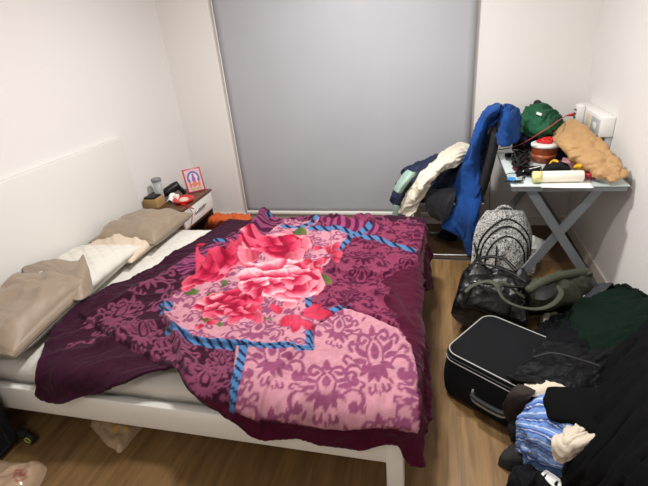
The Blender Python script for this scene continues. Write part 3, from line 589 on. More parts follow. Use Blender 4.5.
# ---------------------------------------------------------------- desk
DX0, DX1, DY0, DY1, DZ = .425, 1.030, 2.60, 3.66, .745
t = thing('desk', ((DX0+DX1)/2, (DY0+DY1)/2, 0), 'narrow glass-topped desk on grey crossed metal legs in the right corner', 'desk')
obj('desk_top', box((DX0, DY0, DZ-.008), (DX1, DY1, DZ), .002), M['glass'], t, label='pale frosted glass top')
obj('top_frame', join(box((DX0+.008, DY0+.008, DZ-.035), (DX1-.008, DY0+.035, DZ-.0085)), box((DX0+.008, DY1-.035, DZ-.035), (DX1-.008, DY1-.008, DZ-.0085)), box((DX0+.008, DY0+.035, DZ-.035), (DX0+.03, DY1-.035, DZ-.0085)), box((DX1-.03, DY0+.035, DZ-.035), (DX1-.008, DY1-.035, DZ-.0085))), M['grey'], t, smooth=False)
for yy in (DY0+.045, DY1-.06):
    obj('leg', beam((.535, yy, DZ-.035), (1.015, yy, .004), .05, .02, (0, 1, 0)), M['grey'], t, smooth=False)
    obj('leg', beam((.905, yy+.021, DZ-.035), (.475, yy+.021, .004), .05, .02, (0, 1, 0)), M['grey'], t, smooth=False)
# navy and green clothes at the back of the desk
Lg = [[(512, 150, .76), (530, 149, .77), (548, 147, .77), (566, 143, .76)], [(514, 138, .82), (530, 138, .85), (548, 136, .86), (564, 134, .80)], [(514, 124, .86), (530, 122, .90), (546, 122, .90), (562, 128, .82)], [(516, 122, .76), (530, 118, .76), (546, 118, .76), (562, 122, .76)]]
obj('navy_garment', drape(Lg, 44, 50, .012, 14, seed=31, floor=DZ+.003), M['navy'], solid=.006, label='folded navy garment lying under the green top on the desk', cat='clothing')
Lg = [[(518, 131, .88), (534, 137, .885), (548, 138, .885), (557, 131, .87)], [(519, 123, .93), (533, 127, .955), (548, 128, .955), (562, 123, .90)], [(521, 114, .97), (533, 113, 1.01), (546, 113, 1.01), (560, 118, .93)], [(526, 108, .97), (534, 105.5, 1.0), (545, 106, 1.0), (557, 114, .94)], [(528, 112, .88), (535, 112, .88), (545, 112, .88), (556, 118, .88)]]
t = thing('green_hoodie', W(540, 125, .87), 'crumpled green sweat top heaped at the back of the desk', 'clothing')
obj('fabric', drape(Lg, 60, 70, .020, 14, seed=33, cr=.005, crs=9), M['tealg'], t, solid=.006)
obj('strap', tube(spline([W(535, 109, 1.0), W(535.5, 102, 1.04), W(539.5, 102, 1.04), W(540, 109, 1.0)], 12), .012, 8, flat=.6), M['nozip'], t, label='black loop strap')
obj('white_print', drape([[(536, 114, 1.022), (541, 116, 1.022)], [(537, 111.5, 1.025), (542, 113.5, 1.025)]], 6, 6, .0, 3), M['wplast'], t, label='small white printed patch')
Lp = [[(511, 134, .845), (516, 137, .845)], [(513, 128, .86), (518, 131, .86)]]
# tub with a red-topped lid
c = W(543, 161, DZ); t = thing('tub', (c[0], c[1], DZ), 'brown plastic tub with white lid and red cap in the middle of the desk', 'tub'); o3 = WPOS[t.name]
obj('tub_body', lathe([(.066, 0), (.072, .004), (.079, .10), (.079, .104), (0, .104)], o3, 40), mat('tub_brown', '8e4226', .35, var=.25, vscale=25), t)
obj('wrapper_band', lathe([(.0728, .02), (.0762, .055), (.0758, .055), (.0724, .02)], o3, 40), mat('tub_label', 'a5562f', .4, var=.45, vscale=45), t)
obj('lid', lathe([(.080, .100), (.085, .102), (.085, .118), (.080, .121), (.0, .121)], o3, 40), M['wplast'], t, label='white lid')
kn = wire([o3 + (.0 + .038*math.cos(a)*(1+.15*math.sin(3*a)), .03*math.sin(a), .133+.008*math.sin(2*a)) for a in np.linspace(0, 5.6, 9)], .015, 40)
obj('red_tape', join(kn, (np.array(kn[0])*[.6, .6, 1] + o3*[.4, .4, 0] + [.0, 0, .006], kn[1])), M['red'], t, label='bright red twisted cap')
# large kraft paper bag
def bagloft(rows, n=40, m_=36, amp=.006, freq=10, seed=0, close=True):
    """closed flattened tube: rows of (left, right, thickness) along its length"""
    L = spline(np.array([r[0] for r in rows]), n); R = spline(np.array([r[1] for r in rows]), n); T = spline(np.array([[r[2], 0, 0] for r in rows]), n)[:, 0]
    V = []
    for i in range(n):
        ax = R[i]-L[i]; wdt = np.linalg.norm(ax); ax = ax/wdt; tn_ = (L[min(i+1, n-1)]+R[min(i+1, n-1)]-L[max(i-1, 0)]-R[max(i-1, 0)]); up = np.cross(ax, tn_); up /= np.linalg.norm(up)
        if up[2] < 0: up = -up
        for j in range(m_):
            a = 2*math.pi*j/m_; ca, sa = math.cos(a), math.sin(a)
            x = np.sign(ca)*abs(ca)**.7*wdt/2; z = np.sign(sa)*abs(sa)**.75*T[i]/2
            V.append((L[i]+R[i])/2 + ax*x + up*z)
    V = np.array(V); q = V.reshape(n, m_, 3)
    cen = q.mean(1, keepdims=True); rad = q - cen; rad /= np.linalg.norm(rad, axis=2)[..., None] + 1e-9
    s = np.arange(n)[:, None]/n*np.linalg.norm(L[-1]-L[0]); nz = folds(q[..., 0], q[..., 1] + q[..., 2], freq, .6, 2, seed)
    V = (q + rad*(nz*amp)[..., None]).reshape(-1, 3)
    F = []
    for i in range(n-1):
        for j in range(m_): a, b = i*m_+j, i*m_+(j+1) % m_; F.append((a, b, b+m_, a+m_))
    if close: F.append(tuple(range(m_))[::-1]); F.append(tuple((n-1)*m_+j for j in range(m_)))
    return V, F
t = thing('paper_bag', W(590, 160, DZ), 'long crumpled brown paper bag slanting over the right of the desk', 'paper bag')
bV, bF = bagloft([(W(549, 138, .88), W(571, 118, .97), .02), (W(560, 148, .875), W(585, 126, .95), .06), (W(576, 162, .83), W(602, 142, .90), .085), (W(592, 173, .80), W(616, 160, .85), .08), (W(606, 181, .775), W(627, 174, .80), .04), (W(610, 183, .768), W(629, 176, .79), .015)], 110, 70, .004, 13, 3)
bq = bV.reshape(110, 70, 3); bc_ = bq.mean(1, keepdims=True); br_ = bq - bc_; br_ /= np.linalg.norm(br_, axis=2)[..., None] + 1e-9
bq = bq + br_ * (.021*crumple(bq[..., 0], bq[..., 1], bq[..., 2], 11, 5))[..., None]; bq[..., 2] = np.maximum(bq[..., 2], DZ+.004)
obj('bag_body', (bq.reshape(-1, 3), bF), M['kraft'], t)
lg = WPOS[t.name]
pmk = [W(583, 133, .955), W(586, 130.5, .965), W(587.5, 134, .962), W(590, 132.5, .965), W(591.5, 136, .958)]
# paper sheet, roll, small items
obj('paper_sheet', drape([[(541, 187.3, DZ+.003), (566, 187.8, DZ+.003), (594, 188, DZ+.003)], [(540, 176, DZ+.003), (564, 176, DZ+.003), (588, 176, DZ+.003)]], 12, 20, .0005, 4), M['paperw'], solid=.001, label='white sheet of paper under the roll at the desk front', cat='paper')
pa, pb = W(533, 177, DZ+.036), W(583, 176, DZ+.036)
t = thing('roll', (pa+pb)/2-(0, 0, .033), 'white cylindrical roll with pale yellow end lying at the desk front', 'roll')
dd = (pb-pa)/np.linalg.norm(pb-pa)
obj('roll_body', tube(np.array([pa, pa+dd*.004, pb-dd*.004, pb]), [.030, .0325, .0325, .030], 28), M['ivory'], t)
obj('end_band', tube(np.array([pa-dd*.001, pa+dd*.045]), [.0330, .0330], 28), M['pale'], t, label='pale yellow end band')
obj('core', tube(np.array([pb-dd*.001, pb+dd*.0015]), [.014, .014], 18), M['card'], t)
def tangle(u0, v0, du, dv, k, r, zr, n=14, seed=1):
    rr = random.Random(seed); out = []
    for _ in range(k):
        pts = [W(u0+rr.uniform(-du, du), v0+rr.uniform(-dv, dv), DZ+.008+rr.uniform(0, zr)) for _ in range(6)]
        P_ = spline(pts, 34); P_[:, 2] = np.maximum(P_[:, 2], DZ+r+.001); out.append(tube(P_, r, 7))
    return join(*out)
t = thing('cable_bundle', W(520, 160, DZ), 'tangle of black cables beside the brown tub on the desk', 'cables')
obj('cable', tangle(520, 158, 9, 8, 9, .0065, .06, seed=2), M['black'], t)
obj('plug', box((-.02, -.014, 0), (.02, .014, .03), .006, M=rot2(.6), t=W(508, 157, DZ+.002)), M['black'], t)
obj('plug', box((-.018, -.016, 0), (.018, .016, .045), .006, M=rot2(-.3), t=W(523, 150, DZ+.03)), M['black'], t)
obj('adapter', box((-.035, -.022, 0), (.035, .022, .03), .008, M=rot2(.9), t=W(519, 164, DZ+.002)), M['leather'], t)
obj('dark_red_tie', drape([[(512, 169, .75), (518, 171, .75), (522, 168, .75)], [(513, 165, .775), (518, 166, .785), (523, 163, .77)], [(514, 162, .75), (519, 161, .75), (524, 160, .75)]], 16, 16, .004, 30), mat('maroon', '6b1e33', .7), label='small maroon scrap in front of the black cables', cat='cloth')
t = thing('sunglasses', W(513, 181, DZ), 'black sunglasses beside a blue card at the near left desk corner', 'sunglasses')  # all parts plain black; the blue is a separate flat sheet
for uu in (509, 518.5):
    cc = W(uu, 181, DZ+.012); obj('lens', (lathe([(.0, -.003), (.022, -.003), (.024, 0), (.022, .004), (0, .005)], (0, 0, 0), 20)[0]*[1.15, .9, 1] @ np.array([[1, 0, 0], [0, .9, .43], [0, -.43, .9]]).T + cc, lathe([(.0, -.003), (.022, -.003), (.024, 0), (.022, .004), (0, .005)], (0, 0, 0), 20)[1]), M['black'], t)
obj('bridge', wire([W(511.5, 180, DZ+.016), W(513.7, 179, DZ+.02), W(516, 180, DZ+.016)], .0025, 10), M['black'], t)
for uu, vv in ((505, 177), (523, 176)): obj('temple', wire([W(uu+(1 if uu < 510 else -1), 180, DZ+.012), W(uu+2, vv-3, DZ+.014), W(516, vv-4, DZ+.008)], .0026, 12), M['black'], t)
obj('card_wallet', drape([[(507, 180, .768), (515, 181, .768)], [(509, 176.5, .772), (516, 177.5, .772)]], 8, 8, .001, 20), M['blue'], label='small glossy blue card behind the sunglasses', cat='card').name = 'blue_card'
o = obj('white_cable', wire([W(518, 172, .765), W(524, 171, .775), W(530, 169, .785), W(536, 167.5, .79), W(541, 166, .785), W(545, 165, .78)], .008, 30, flat=.4), M['wplast'], label='white cable strip in front of the brown tub', cat='cable')
t = thing('glove', W(536, 170, DZ), 'black glove lying between the tub and the white roll', 'glove')
obj('palm', drape([[(524, 174, .75), (532, 175, .75), (540, 173, .75)], [(524, 171, .785), (533, 170, .80), (540, 169, .79)], [(526, 167, .75), (534, 166, .75), (541, 165, .75)]], 18, 22, .004, 22, seed=5), M['blackf'], t, solid=.004)
for k, (a_, b_) in enumerate((((524, 173), (517, 176)), ((524, 171), (516, 173)), ((525, 169), (519, 170.5)), ((526, 168), (521, 168)))): obj('finger', tube(np.array([W(*a_, .768), W((a_[0]+b_[0])/2, (a_[1]+b_[1])/2, .772), W(*b_, .762), W(b_[0]-.6, b_[1], .760)]), [.010, .011, .009, .003], 10), M['blackf'], t)
obj('fabric_cap', drape([[(541, 174, .75), (551, 176, .75), (562, 176, .75), (571, 174, .75)], [(542, 170, .79), (552, 168, .82), (562, 168, .82), (571, 171, .79)], [(545, 166, .77), (553, 163, .80), (562, 163, .80), (569, 167, .77)], [(546, 164, .75), (554, 161, .75), (561, 161, .75), (568, 164, .75)]], 26, 34, .006, 16, seed=9, floor=DZ+.003), M['blackf'], solid=.004, label='crumpled black cap behind the white roll', cat='cap')
obj('yellow_ribbon', wire([W(549, 165, .775), W(552, 161, .80), W(556, 161, .81), (W(558, 164, .80)), W(555, 167, .79), W(552, 169, .80)], .009, 26, flat=.4), M['yellow'], label='curled yellow ribbon in front of the brown tub', cat='ribbon')
obj('dark_cloth', drape([[(556, 160, .75), (563, 160, .75), (572, 162, .75)], [(554, 152, .79), (562, 150, .81), (570, 154, .79)], [(556, 145, .76), (562, 143, .76), (569, 148, .76)]], 24, 24, .008, 16, seed=12, floor=DZ+.003), M['navy'], solid=.004, label='dark cloth between the brown tub and the paper bag', cat='cloth')
t = thing('snack_packet', W(570, 161, DZ), 'silver and pink snack packet tucked under the paper bag', 'packet')
obj('packet_body', drape([[(563, 166, .752), (570, 168, .752), (578, 169, .752)], [(562, 161, .785), (570, 161, .795), (578, 164, .785)], [(564, 156, .765), (571, 157, .77), (578, 160, .765)]], 24, 24, .006, 24, seed=14), M['pink'], t, solid=.002)
obj('seal', drape([[(562, 166.5, .752), (563, 162, .78), (564, 157, .765)], [(560, 166, .752), (561, 162, .775), (562, 157, .76)]], 6, 14, .002, 40), M['steel'], t)
t = thing('snack_packet', W(583, 167, DZ), 'bright yellow snack packet right of the black cap', 'packet')
obj('packet_body', drape([[(573, 171, .752), (580, 172, .752), (586, 171, .752)], [(574, 167, .80), (581, 166, .82), (588, 166, .80)], [(579, 160, .80), (584, 160, .81), (589, 161, .79)]], 20, 20, .005, 24, seed=15), M['yellow'], t, solid=.002)
obj('seal', drape([[(580, 160.5, .787), (588, 161.5, .777)], [(582, 158.5, .79), (588, 159.5, .78)]], 5, 10, .002, 40), M['yellow'], t)
t = thing('snack_packet', W(590, 173, DZ), 'shiny red snack packet at the right end of the roll', 'packet')
obj('packet_body', drape([[(584, 178, .752), (590, 179, .752), (597, 178, .752)], [(584, 174, .78), (590, 174, .79), (597, 174, .78)], [(588, 169, .76), (593, 170, .77), (598, 171, .76)]], 20, 20, .005, 26, seed=16), M['rwrap'], t, solid=.002)
obj('seal', drape([[(583.5, 178, .752), (583.5, 174, .78)], [(581.5, 178.5, .752), (582, 174.5, .778)]], 5, 10, .002, 40), M['rwrap'], t)
# wall-mounted trunking box with sockets
ux = .98
t = thing('socket_box', (1.02, 3.28, .87), 'white wall-mounted socket box on the right wall above the desk', 'socket')
obj('housing', box((ux, 3.07, .895), (XR-.001, 3.62, 1.02), .008), M['wplast'], t)
obj('socket_plate', box((ux-.006, 3.09, .905), (ux+.001, 3.25, 1.0), .003), M['gpanel'], t, label='grey socket plate')
obj('socket_plate', box((ux-.006, 3.27, .905), (ux+.001, 3.36, 1.0), .003), M['ylabel'], t, label='yellowed switch plate')
obj('rocker', box((ux-.010, 3.14, .93), (ux-.0055, 3.20, .97), .002), M['wplast'], t)
obj('cable_duct', box((1.02, 3.08, DZ+.05), (XR-.001, 3.16, .894), .004), M['gpanel'], t)
t = thing('usb_charger', (ux-.03, 3.45, .91), 'white charger block with ports plugged into the wall socket box', 'charger')
obj('charger_body', box((ux-.05, 3.42, .915), (ux-.001, 3.50, 1.035), .008), M['wplast'], t)
for k in range(3): obj('port', box((ux-.052, 3.440, .945+k*.025), (ux-.0495, 3.462, .954+k*.025)), M['black'], t)
for k in range(3): obj('port', box((ux-.052, 3.468, .945+k*.025), (ux-.0495, 3.490, .954+k*.025)), M['black'], t)
cp = np.array([ux-.055, 3.47, .965])
t = thing('power_cable', cp-(0, 0, .2), 'thin red cable running from the wall charger across the green top', 'cable')
obj('plug', tube(np.array([cp+(.002, 0, 0), cp-(.02, .0, .0), cp-(.045, .0, .004)]), [.011, .010, .005], 10), M['red'], t, label='bright red plug')
cpath = [cp-(.045, 0, .004), W(560, 119.5, .99), W(551, 126, .985), W(540, 133, .955), W(527, 141, .89), W(514, 147, .80), W(504, 149, .76), np.array([.405, 3.38, .742]), np.array([.395, 3.37, .62]), np.array([.40, 3.30, .35]), np.array([.42, 3.22, .12]), np.array([.45, 3.20, .012])]
obj('cord', wire(cpath, .0032, 110), M['cable'], t)

# ---------------------------------------------------------------- chair with clothes
t = thing('chair', (.1, 3.3, 0), 'dark high-backed chair on a metal sled frame, buried under clothes beside the desk', 'chair')
def ch(p): return wire(p, .010, 60)
for yy in (3.12, 3.52):
    obj('frame', ch([(.335, yy, .50), (.335, yy, .45), (.31, yy, .43), (-.10, yy, .43), (-.13, yy, .40), (-.12, yy, .04), (-.09, yy, .012), (.20, yy, .012), (.30, yy, .012)]), M['chrome'], t)
obj('cross_bar', rod((.30, 3.12, .012), (.30, 3.52, .012), .010), M['chrome'], t)
Vc, Fc = cushion((.11, 3.32, .44), .46, .44, .05, p=6, pinch=.02, amp=.001); obj('seat', (Vc, Fc), M['seat'], t)
Lb = [[('', .30, 3.11, .46), ('', .285, 3.32, .46), ('', .30, 3.53, .46)], [('', .335, 3.105, .62), ('', .32, 3.32, .62), ('', .335, 3.535, .62)], [('', .365, 3.11, .80), ('', .35, 3.32, .80), ('', .365, 3.53, .80)], [('', .385, 3.13, .95), ('', .375, 3.32, .955), ('', .385, 3.51, .95)], [('', .395, 3.18, 1.0), ('', .39, 3.32, 1.01), ('', .395, 3.46, 1.0)]]
obj('backrest', drape(Lb, 40, 30, 0, 3), M['seat'], t, solid=.06, offset=0)
gc = None
Ld = [[(441, 214, .30), (452, 215, .33), (462, 212, .36)], [(422, 203, .37), (440, 200, .44), (458, 196, .47)], [(426, 190, .48), (444, 186, .50), (460, 184, .50)]]
Ld = [[('', -0.045, 3.16, 0.530), ('', 0.045, 3.14, 0.530), ('', 0.135, 3.16, 0.530)], [('', -0.075, 3.09, 0.500), ('', 0.035, 3.07, 0.500), ('', 0.135, 3.09, 0.500)], [('', -0.055, 3.08, 0.410), ('', 0.025, 3.05, 0.390), ('', 0.115, 3.08, 0.410)], [('', -0.025, 3.09, 0.340), ('', 0.035, 3.08, 0.320), ('', 0.095, 3.09, 0.340)]]
obj('grey_garment', drape(Ld, 40, 40, .012, 12, seed=41), M['dgrey'], solid=.006, label='dark grey garment sagging off the near side of the chair seat', cat='clothing')
Ln = [[(392, 203, .30), (402, 212, .30), (418, 206, .36), (436, 197, .43), (456, 192, .46), (470, 188, .47)],
      [(392, 196, .37), (404, 196, .42), (420, 188, .49), (438, 184, .53), (456, 182, .55), (472, 178, .55)],
      [(397, 185, .45), (408, 180, .52), (424, 174, .58), (440, 168, .62), (456, 163, .65), (474, 160, .64)],
      [(404, 172, .54), (414, 166, .59), (426, 160, .63), (440, 154, .67), (456, 152, .68), (474, 152, .66)],
      [(402, 170, .48), (414, 166, .50), (428, 162, .52), (442, 158, .54), (458, 156, .54), (474, 154, .54)]]
obj('navy_jacket', drape(Ln, 70, 90, .018, 13, ang=.8, seed=43, cr=.008, crs=9), M['denim'], solid=.010, label='navy blue padded jacket heaped over the chair seat', cat='jacket')
Lm = [[(391, 224, .16), (397, 227, .17), (404, 225, .16)], [(392, 214, .26), (398, 215, .30), (405, 213, .27)], [(393, 205, .36), (400, 206, .39), (408, 203, .37)]]
obj('mint_garment', drape(Lm, 24, 20, .006, 14, seed=44), M['mint'], solid=.005, label='pale mint garment end hanging below the cream jumper', cat='clothing')
Lm = [[(393, 189, .50), (397.5, 193, .55), (402, 193, .52)], [(397, 182, .55), (402, 185, .61), (407, 186, .57)], [(403, 174, .60), (408, 177, .66), (413, 178, .62)], [(408, 170, .62), (412, 172, .67), (417, 173, .64)]]
obj('mint_garment', drape(Lm, 24, 20, .008, 16, seed=45), M['mint'], solid=.005, label='pale mint sleeve sticking out above the cream jumper', cat='clothing')
Lc = [[(400, 212, .36), (406, 216, .37), (413, 217, .38)], [(403, 203, .45), (411, 205, .47), (419, 204, .47)], [(409, 191, .54), (417, 194, .565), (425, 192, .56)], [(416, 178, .62), (424, 183, .65), (432, 181, .645)], [(427, 166, .69), (434, 171, .72), (442, 171, .70)], [(438, 156, .73), (446, 162, .76), (454, 167, .71)], [(450, 147, .75), (458, 153, .78), (464, 161, .72)], [(462, 143, .75), (470, 149, .77), (473, 158, .70)], [(470, 146, .73), (475, 151, .74), (477, 158, .68)]]
obj('cream_jumper', drape(Lc, 110, 60, .016, 12, ang=.25, stretch=3, seed=47, cr=.004, crs=8), M['cream'], solid=.010, label='cream knitted jumper draped across the navy jacket on the chair', cat='jumper')
# blue towel over the backrest
Lt = [[(442, 228, .24), (452, 233, .22), (461, 240, .16), (469, 256, .04), (475, 250, .12)],
      [(448, 205, .40), (456, 208, .41), (464, 216, .38), (473, 222, .35), (479, 219, .36)],
      [(456, 182, .58), (463, 184, .58), (470, 187, .57), (477, 190, .55), (481, 188, .55)],
      [(464, 160, .74), (470, 161, .75), (476, 161, .74), (481, 160, .73), (484, 157, .74)],
      [(471, 138, .90), (477, 139, .91), (482, 138, .90), (486, 136, .90), (489, 130, .94)],
      [(478, 121, 1.00), (484, 121, 1.02), (489, 120, 1.02), (493, 121, 1.01), (496, 119, 1.03)],
      [(487, 109, 1.08), (494, 110, 1.10), (499, 111, 1.09), (505, 112, 1.08), (511, 112, 1.06)],
      [(497, 105, 1.08), (503, 106, 1.11), (509, 107, 1.10), (516, 109, 1.07), (519, 113, 1.04)],
      [(498, 120, 1.00), (503, 122, 1.02), (509, 122, 1.02), (515, 121, 1.01), (520, 121, .98)],
      [(499, 145, .86), (504, 146, .87), (510, 145, .87), (515, 142, .88), (518, 138, .89)]]
obj('towel', drape(Lt, 130, 70, .014, 14, ang=0, stretch=6, seed=51, fine=.3), M['towel'], solid=.012, label='bright blue towel slung over the chair back and hanging to the floor', cat='towel')
obj('black_sock', drape([[(436, 236, .01), (448, 241, .01), (456, 240, .01)], [(440, 232, .07), (448, 233, .09), (456, 234, .07)], [(444, 228, .05), (450, 228, .05), (458, 230, .05)]], 20, 24, .006, 18, floor=.004), M['navy'], solid=.004, label='dark sock lying on the floor under the blue towel', cat='sock')

# ---------------------------------------------------------------- bags on the floor
# patterned backpack
def frame_map(V, o, X3, Y3, Z3): return V[:, :1]*X3 + V[:, 1:2]*Y3 + V[:, 2:3]*Z3 + o
bo = np.array([.452, 2.90, .215]); upv = np.array([.03, .22, .97]); upv /= np.linalg.norm(upv); rt = np.array([.99, .12, 0]); rt -= upv*(rt@upv); rt /= np.linalg.norm(rt); fr = np.cross(upv, rt); fr = -fr if fr[1] > 0 else fr
def bp_shape(vf, o=bo):
    V, F = vf; V = V.copy(); k = 1 - .42*np.clip(V[:, 0]/.25, 0, 1)**2.6; V[:, 1] *= k
    return V @ np.stack([upv, rt, fr]) + o, F
t = thing('backpack', (.40, 2.95, 0), 'black and white speckled backpack with black zips standing under the desk', 'backpack')
speck = ramp_mat('speckled_canvas', [(0, '26272a'), (.425, '1c1d20'), (.445, 'c3c1bd'), (.55, 'd2d0cb'), (.575, '2c2d30')], 78, 'noise', .8, 3, 1.2)
bsc = dict(p=2.5, pinch=-.02)
obj('bag_body', bp_shape(cushion((0, 0, -.09), .48, .38, .22, amp=.006, freq=8, seed=61, **bsc)), speck, t)
obj('front_pocket', bp_shape(cushion((-.05, 0, -.02), .34, .30, .17, amp=.006, freq=9, seed=62, **bsc)), speck, t)
def bp_line(pts, off=.0):
    P_ = spline(pts, 50); V = np.array([[p[1], p[0], p[2]] for p in P_]); return bp_shape((V, []))[0]
def srf(x, y):                                     # front surface height of body and pocket
    def e(c0, L_, W_, H_): s_, t_ = (y-c0)/(L_/2), x/(W_/2); return (max(1-abs(s_)**2.5, 0)*max(1-abs(t_)**2.5, 0))**.5*H_/2
    return max(-.09+.088+e(0, .48, .38, .22), -.02+.068+e(-.05, .34, .30, .17) if abs(x) < .149 and -.219 < y < .119 else -1) + .003
def arc(hw, yt, yb, n=17): return [(hw*math.cos(a), yb+(yt-yb)*math.sin(a)**.75, srf(hw*math.cos(a), yb+(yt-yb)*math.sin(a)**.75)) for a in np.linspace(.02, math.pi-.02, n)]
for hw, yt, yb in ((.172, .195, -.10), (.155, .150, -.12), (.128, .085, -.15)): obj('zip', tube(bp_line(arc(hw, yt, yb)), .0065, 6), M['nozip'], t)
obj('carry_handle', tube(bp_line([(-.09, .19, -.02), (-.075, .25, -.02), (0, .268, -.02), (.075, .25, -.02), (.09, .19, -.02)]), .013, 8, flat=.6), speck, t)
obj('back_panel', bp_shape(box((.10, -.12, -.05), (.235, .12, -.03), .01)), M['lblue'], t, label='navy lining below the handle')
obj('side_strap', tube(bp_line([(-.19, .02, .03), (-.165, -.07, .07), (-.11, -.14, .10)]), .009, 6, flat=.4), M['nozip'], t)
obj('pull_tab', tube(bp_line([(-.07, .03, .135), (-.068, -.05, .142), (-.066, -.13, .135)]), .009, 6, flat=.5), M['nozip'], t)
obj('side_pocket', bp_shape(cushion((-.12, .19, -.06), .2, .08, .14, amp=.004, seed=63, p=3, pinch=.02)), speck, t)
obj('white_bag', drape([[(524, 252, .01), (534, 253, .01), (545, 250, .01)], [(526, 243, .07), (536, 242, .08), (548, 243, .05)], [(526, 236, .10), (534, 236, .11), (541, 239, .07)]], 24, 24, .008, 14, seed=64, floor=.004, cr=.006), M['paperw'], solid=.003, label='crumpled white paper bag behind the speckled backpack', cat='paper bag')
# black leather holdall
t = thing('duffel_bag', (.33, 2.28, 0), 'shiny black leather holdall standing between speckled backpack and suitcase', 'bag')
dfs = cushion((0, 0, .02), .40, .36, .33, a=-.25, n=90, m=80, p=4.5, pinch=.03, amp=.03, freq=5, seed=66, sag=.02); dV = dfs[0] + (.335, 2.27, 0)
dV[:, 2] += .035*crumple(dV[:, 0], dV[:, 1], 0, 5, 4)*(dV[:, 2] > .2); k_ = 1 + .05*vnoise(dV[:, 0]*8, dV[:, 1]*8, dV[:, 2]*10, 4); dV[:, :2] = (dV[:, :2]-(.335, 2.27))*k_[:, None] + (.335, 2.27); dV[:, 2] = np.maximum(dV[:, 2], .003)
obj('bag_body', (dV, dfs[1]), M['leather'], t)
obj('zip', wire([(.20, 2.38, .34), (.30, 2.34, .365), (.42, 2.28, .35), (.49, 2.22, .33)], .006), M['nozip'], t)
obj('front_pocket', (cushion((0, 0, 0), .24, .14, .05, a=-.3, p=4, amp=.006, seed=68)[0] @ np.array([[1, 0, 0], [0, .55, -.83], [0, .83, .55]]).T + (.30, 2.14, .25), cushion((0, 0, 0), .24, .14, .05, a=-.3, p=4, amp=.006, seed=68)[1]), M['leather'], t)
obj('handle', wire([(.21, 2.20, .32), (.25, 2.13, .37), (.36, 2.09, .38), (.44, 2.12, .36), (.47, 2.19, .31)], .011, flat=.7), M['leather'], t)
obj('handle', wire([(.20, 2.33, .33), (.26, 2.42, .36), (.38, 2.42, .37), (.46, 2.34, .33)], .011, flat=.7), M['leather'], t)
obj('ring', tube(np.array([(.225+.014*math.cos(a), 2.16, .345+.014*math.sin(a)) for a in np.linspace(0, 2*math.pi, 16, endpoint=False)]), .003, 6, closed=True), M['steel'], t, label='small metal ring')
# olive green shoulder bag
t = thing('shoulder_bag', W(550, 300, 0), 'olive green canvas bag with long loop straps slumped against the desk leg', 'bag')
ov = bagloft([(W(518, 303, .10), W(522, 285, .26), .06), (W(530, 306, .12), (W(534, 283, .28)), .14), (W(550, 306, .12), W(554, 278, .28), .16), (W(572, 302, .12), W(574, 273, .27), .14), (W(590, 298, .10), W(588, 271, .24), .06)], 80, 60, .016, 9, 71); oq = ov[0]; oq[:, 2] += .022*crumple(oq[:, 0], oq[:, 1], oq[:, 2], 9, 6)
obj('bag_body', (oq, ov[1]), M['olive'], t)
obj('top_roll', tube(spline([W(527, 291, .30), W(545, 281, .315), (W(565, 275, .31)), W(585, 272, .285), W(589, 276, .27)], 40), [.012]+[.024]*38+[.012], 12), M['olive'], t)
obj('lower_panel', bagloft([(W(524, 314, .02), W(522, 303, .17), .05), (W(550, 310, .02), W(550, 300, .18), .08), (W(580, 308, .02), W(580, 296, .16), .06), (W(592, 302, .02), W(592, 292, .14), .03)], 40, 30, .008, 10, 72), M['blackf'], t, label='black lower panel')
obj('strap', wire([W(558, 286, .31), W(561, 294, .32), W(553, 304, .32), W(538, 309, .33), W(520, 307, .36), W(505, 300, .38), (W(499, 290, .40)), W(500, 283, .39), W(508, 285, .37), W(516, 292, .34), W(524, 297, .30)], .014, 90, flat=.35), M['olive'], t)
obj('strap', wire([W(465, 292, .36), W(472, 286, .385), W(483, 282, .40), W(492, 282, .41), W(499, 288, .40)], .013, 50, flat=.4), M['olive'], t)
obj('mesh_pocket', drape([[(535, 299, .30), (545, 300, .31), (553, 296, .31)], [(536, 291, .31), (546, 290, .325), (555, 287, .32)], [(541, 286, .31), (549, 285, .32), (556, 283, .315)]], 20, 20, .003, 12), M['nozip'], t, label='black mesh pocket')
obj('pull_cord', wire([W(522, 290, .31), W(520, 296, .30), W(524, 302, .28), W(521, 306, .26)], .004, 24), M['nozip'], t)
# small things between the bags
t = thing('shoe', W(549, 319, 0), 'small off-white shoe end poking out below the olive bag', 'shoe'); so = WPOS[t.name]
obj('sole', tube(spline([W(556, 313, .02), W(547, 314, .02), W(543, 320, .02), W(547, 327, .02)], 16), .016, 10), M['tan'], t)
obj('upper', tube(spline([W(557, 312, .05), W(549, 313, .055), W(546, 319, .055), W(549, 325, .05)], 16), [.010]+[.018]*14+[.010], 10), M['ivory'], t)
obj('tissue', drape([[(579, 301, .12), (583, 303, .12), (587, 302, .12)], [(579, 296, .16), (583, 296, .17), (587, 298, .16)], [(581, 293, .14), (584, 293, .15), (586, 295, .14)]], 12, 12, .006, 30), M['paperw'], solid=.002, label='scrunched white tissue at the right end of the olive bag', cat='tissue')
obj('beige_sock', drape([[(576, 311, .10), (582, 312, .11), (588, 310, .10)], [(577, 306, .15), (582, 305, .16), (588, 305, .15)]], 10, 14, .004, 20), M['tan'], solid=.004, label='beige sock between olive bag and green fleece', cat='sock')

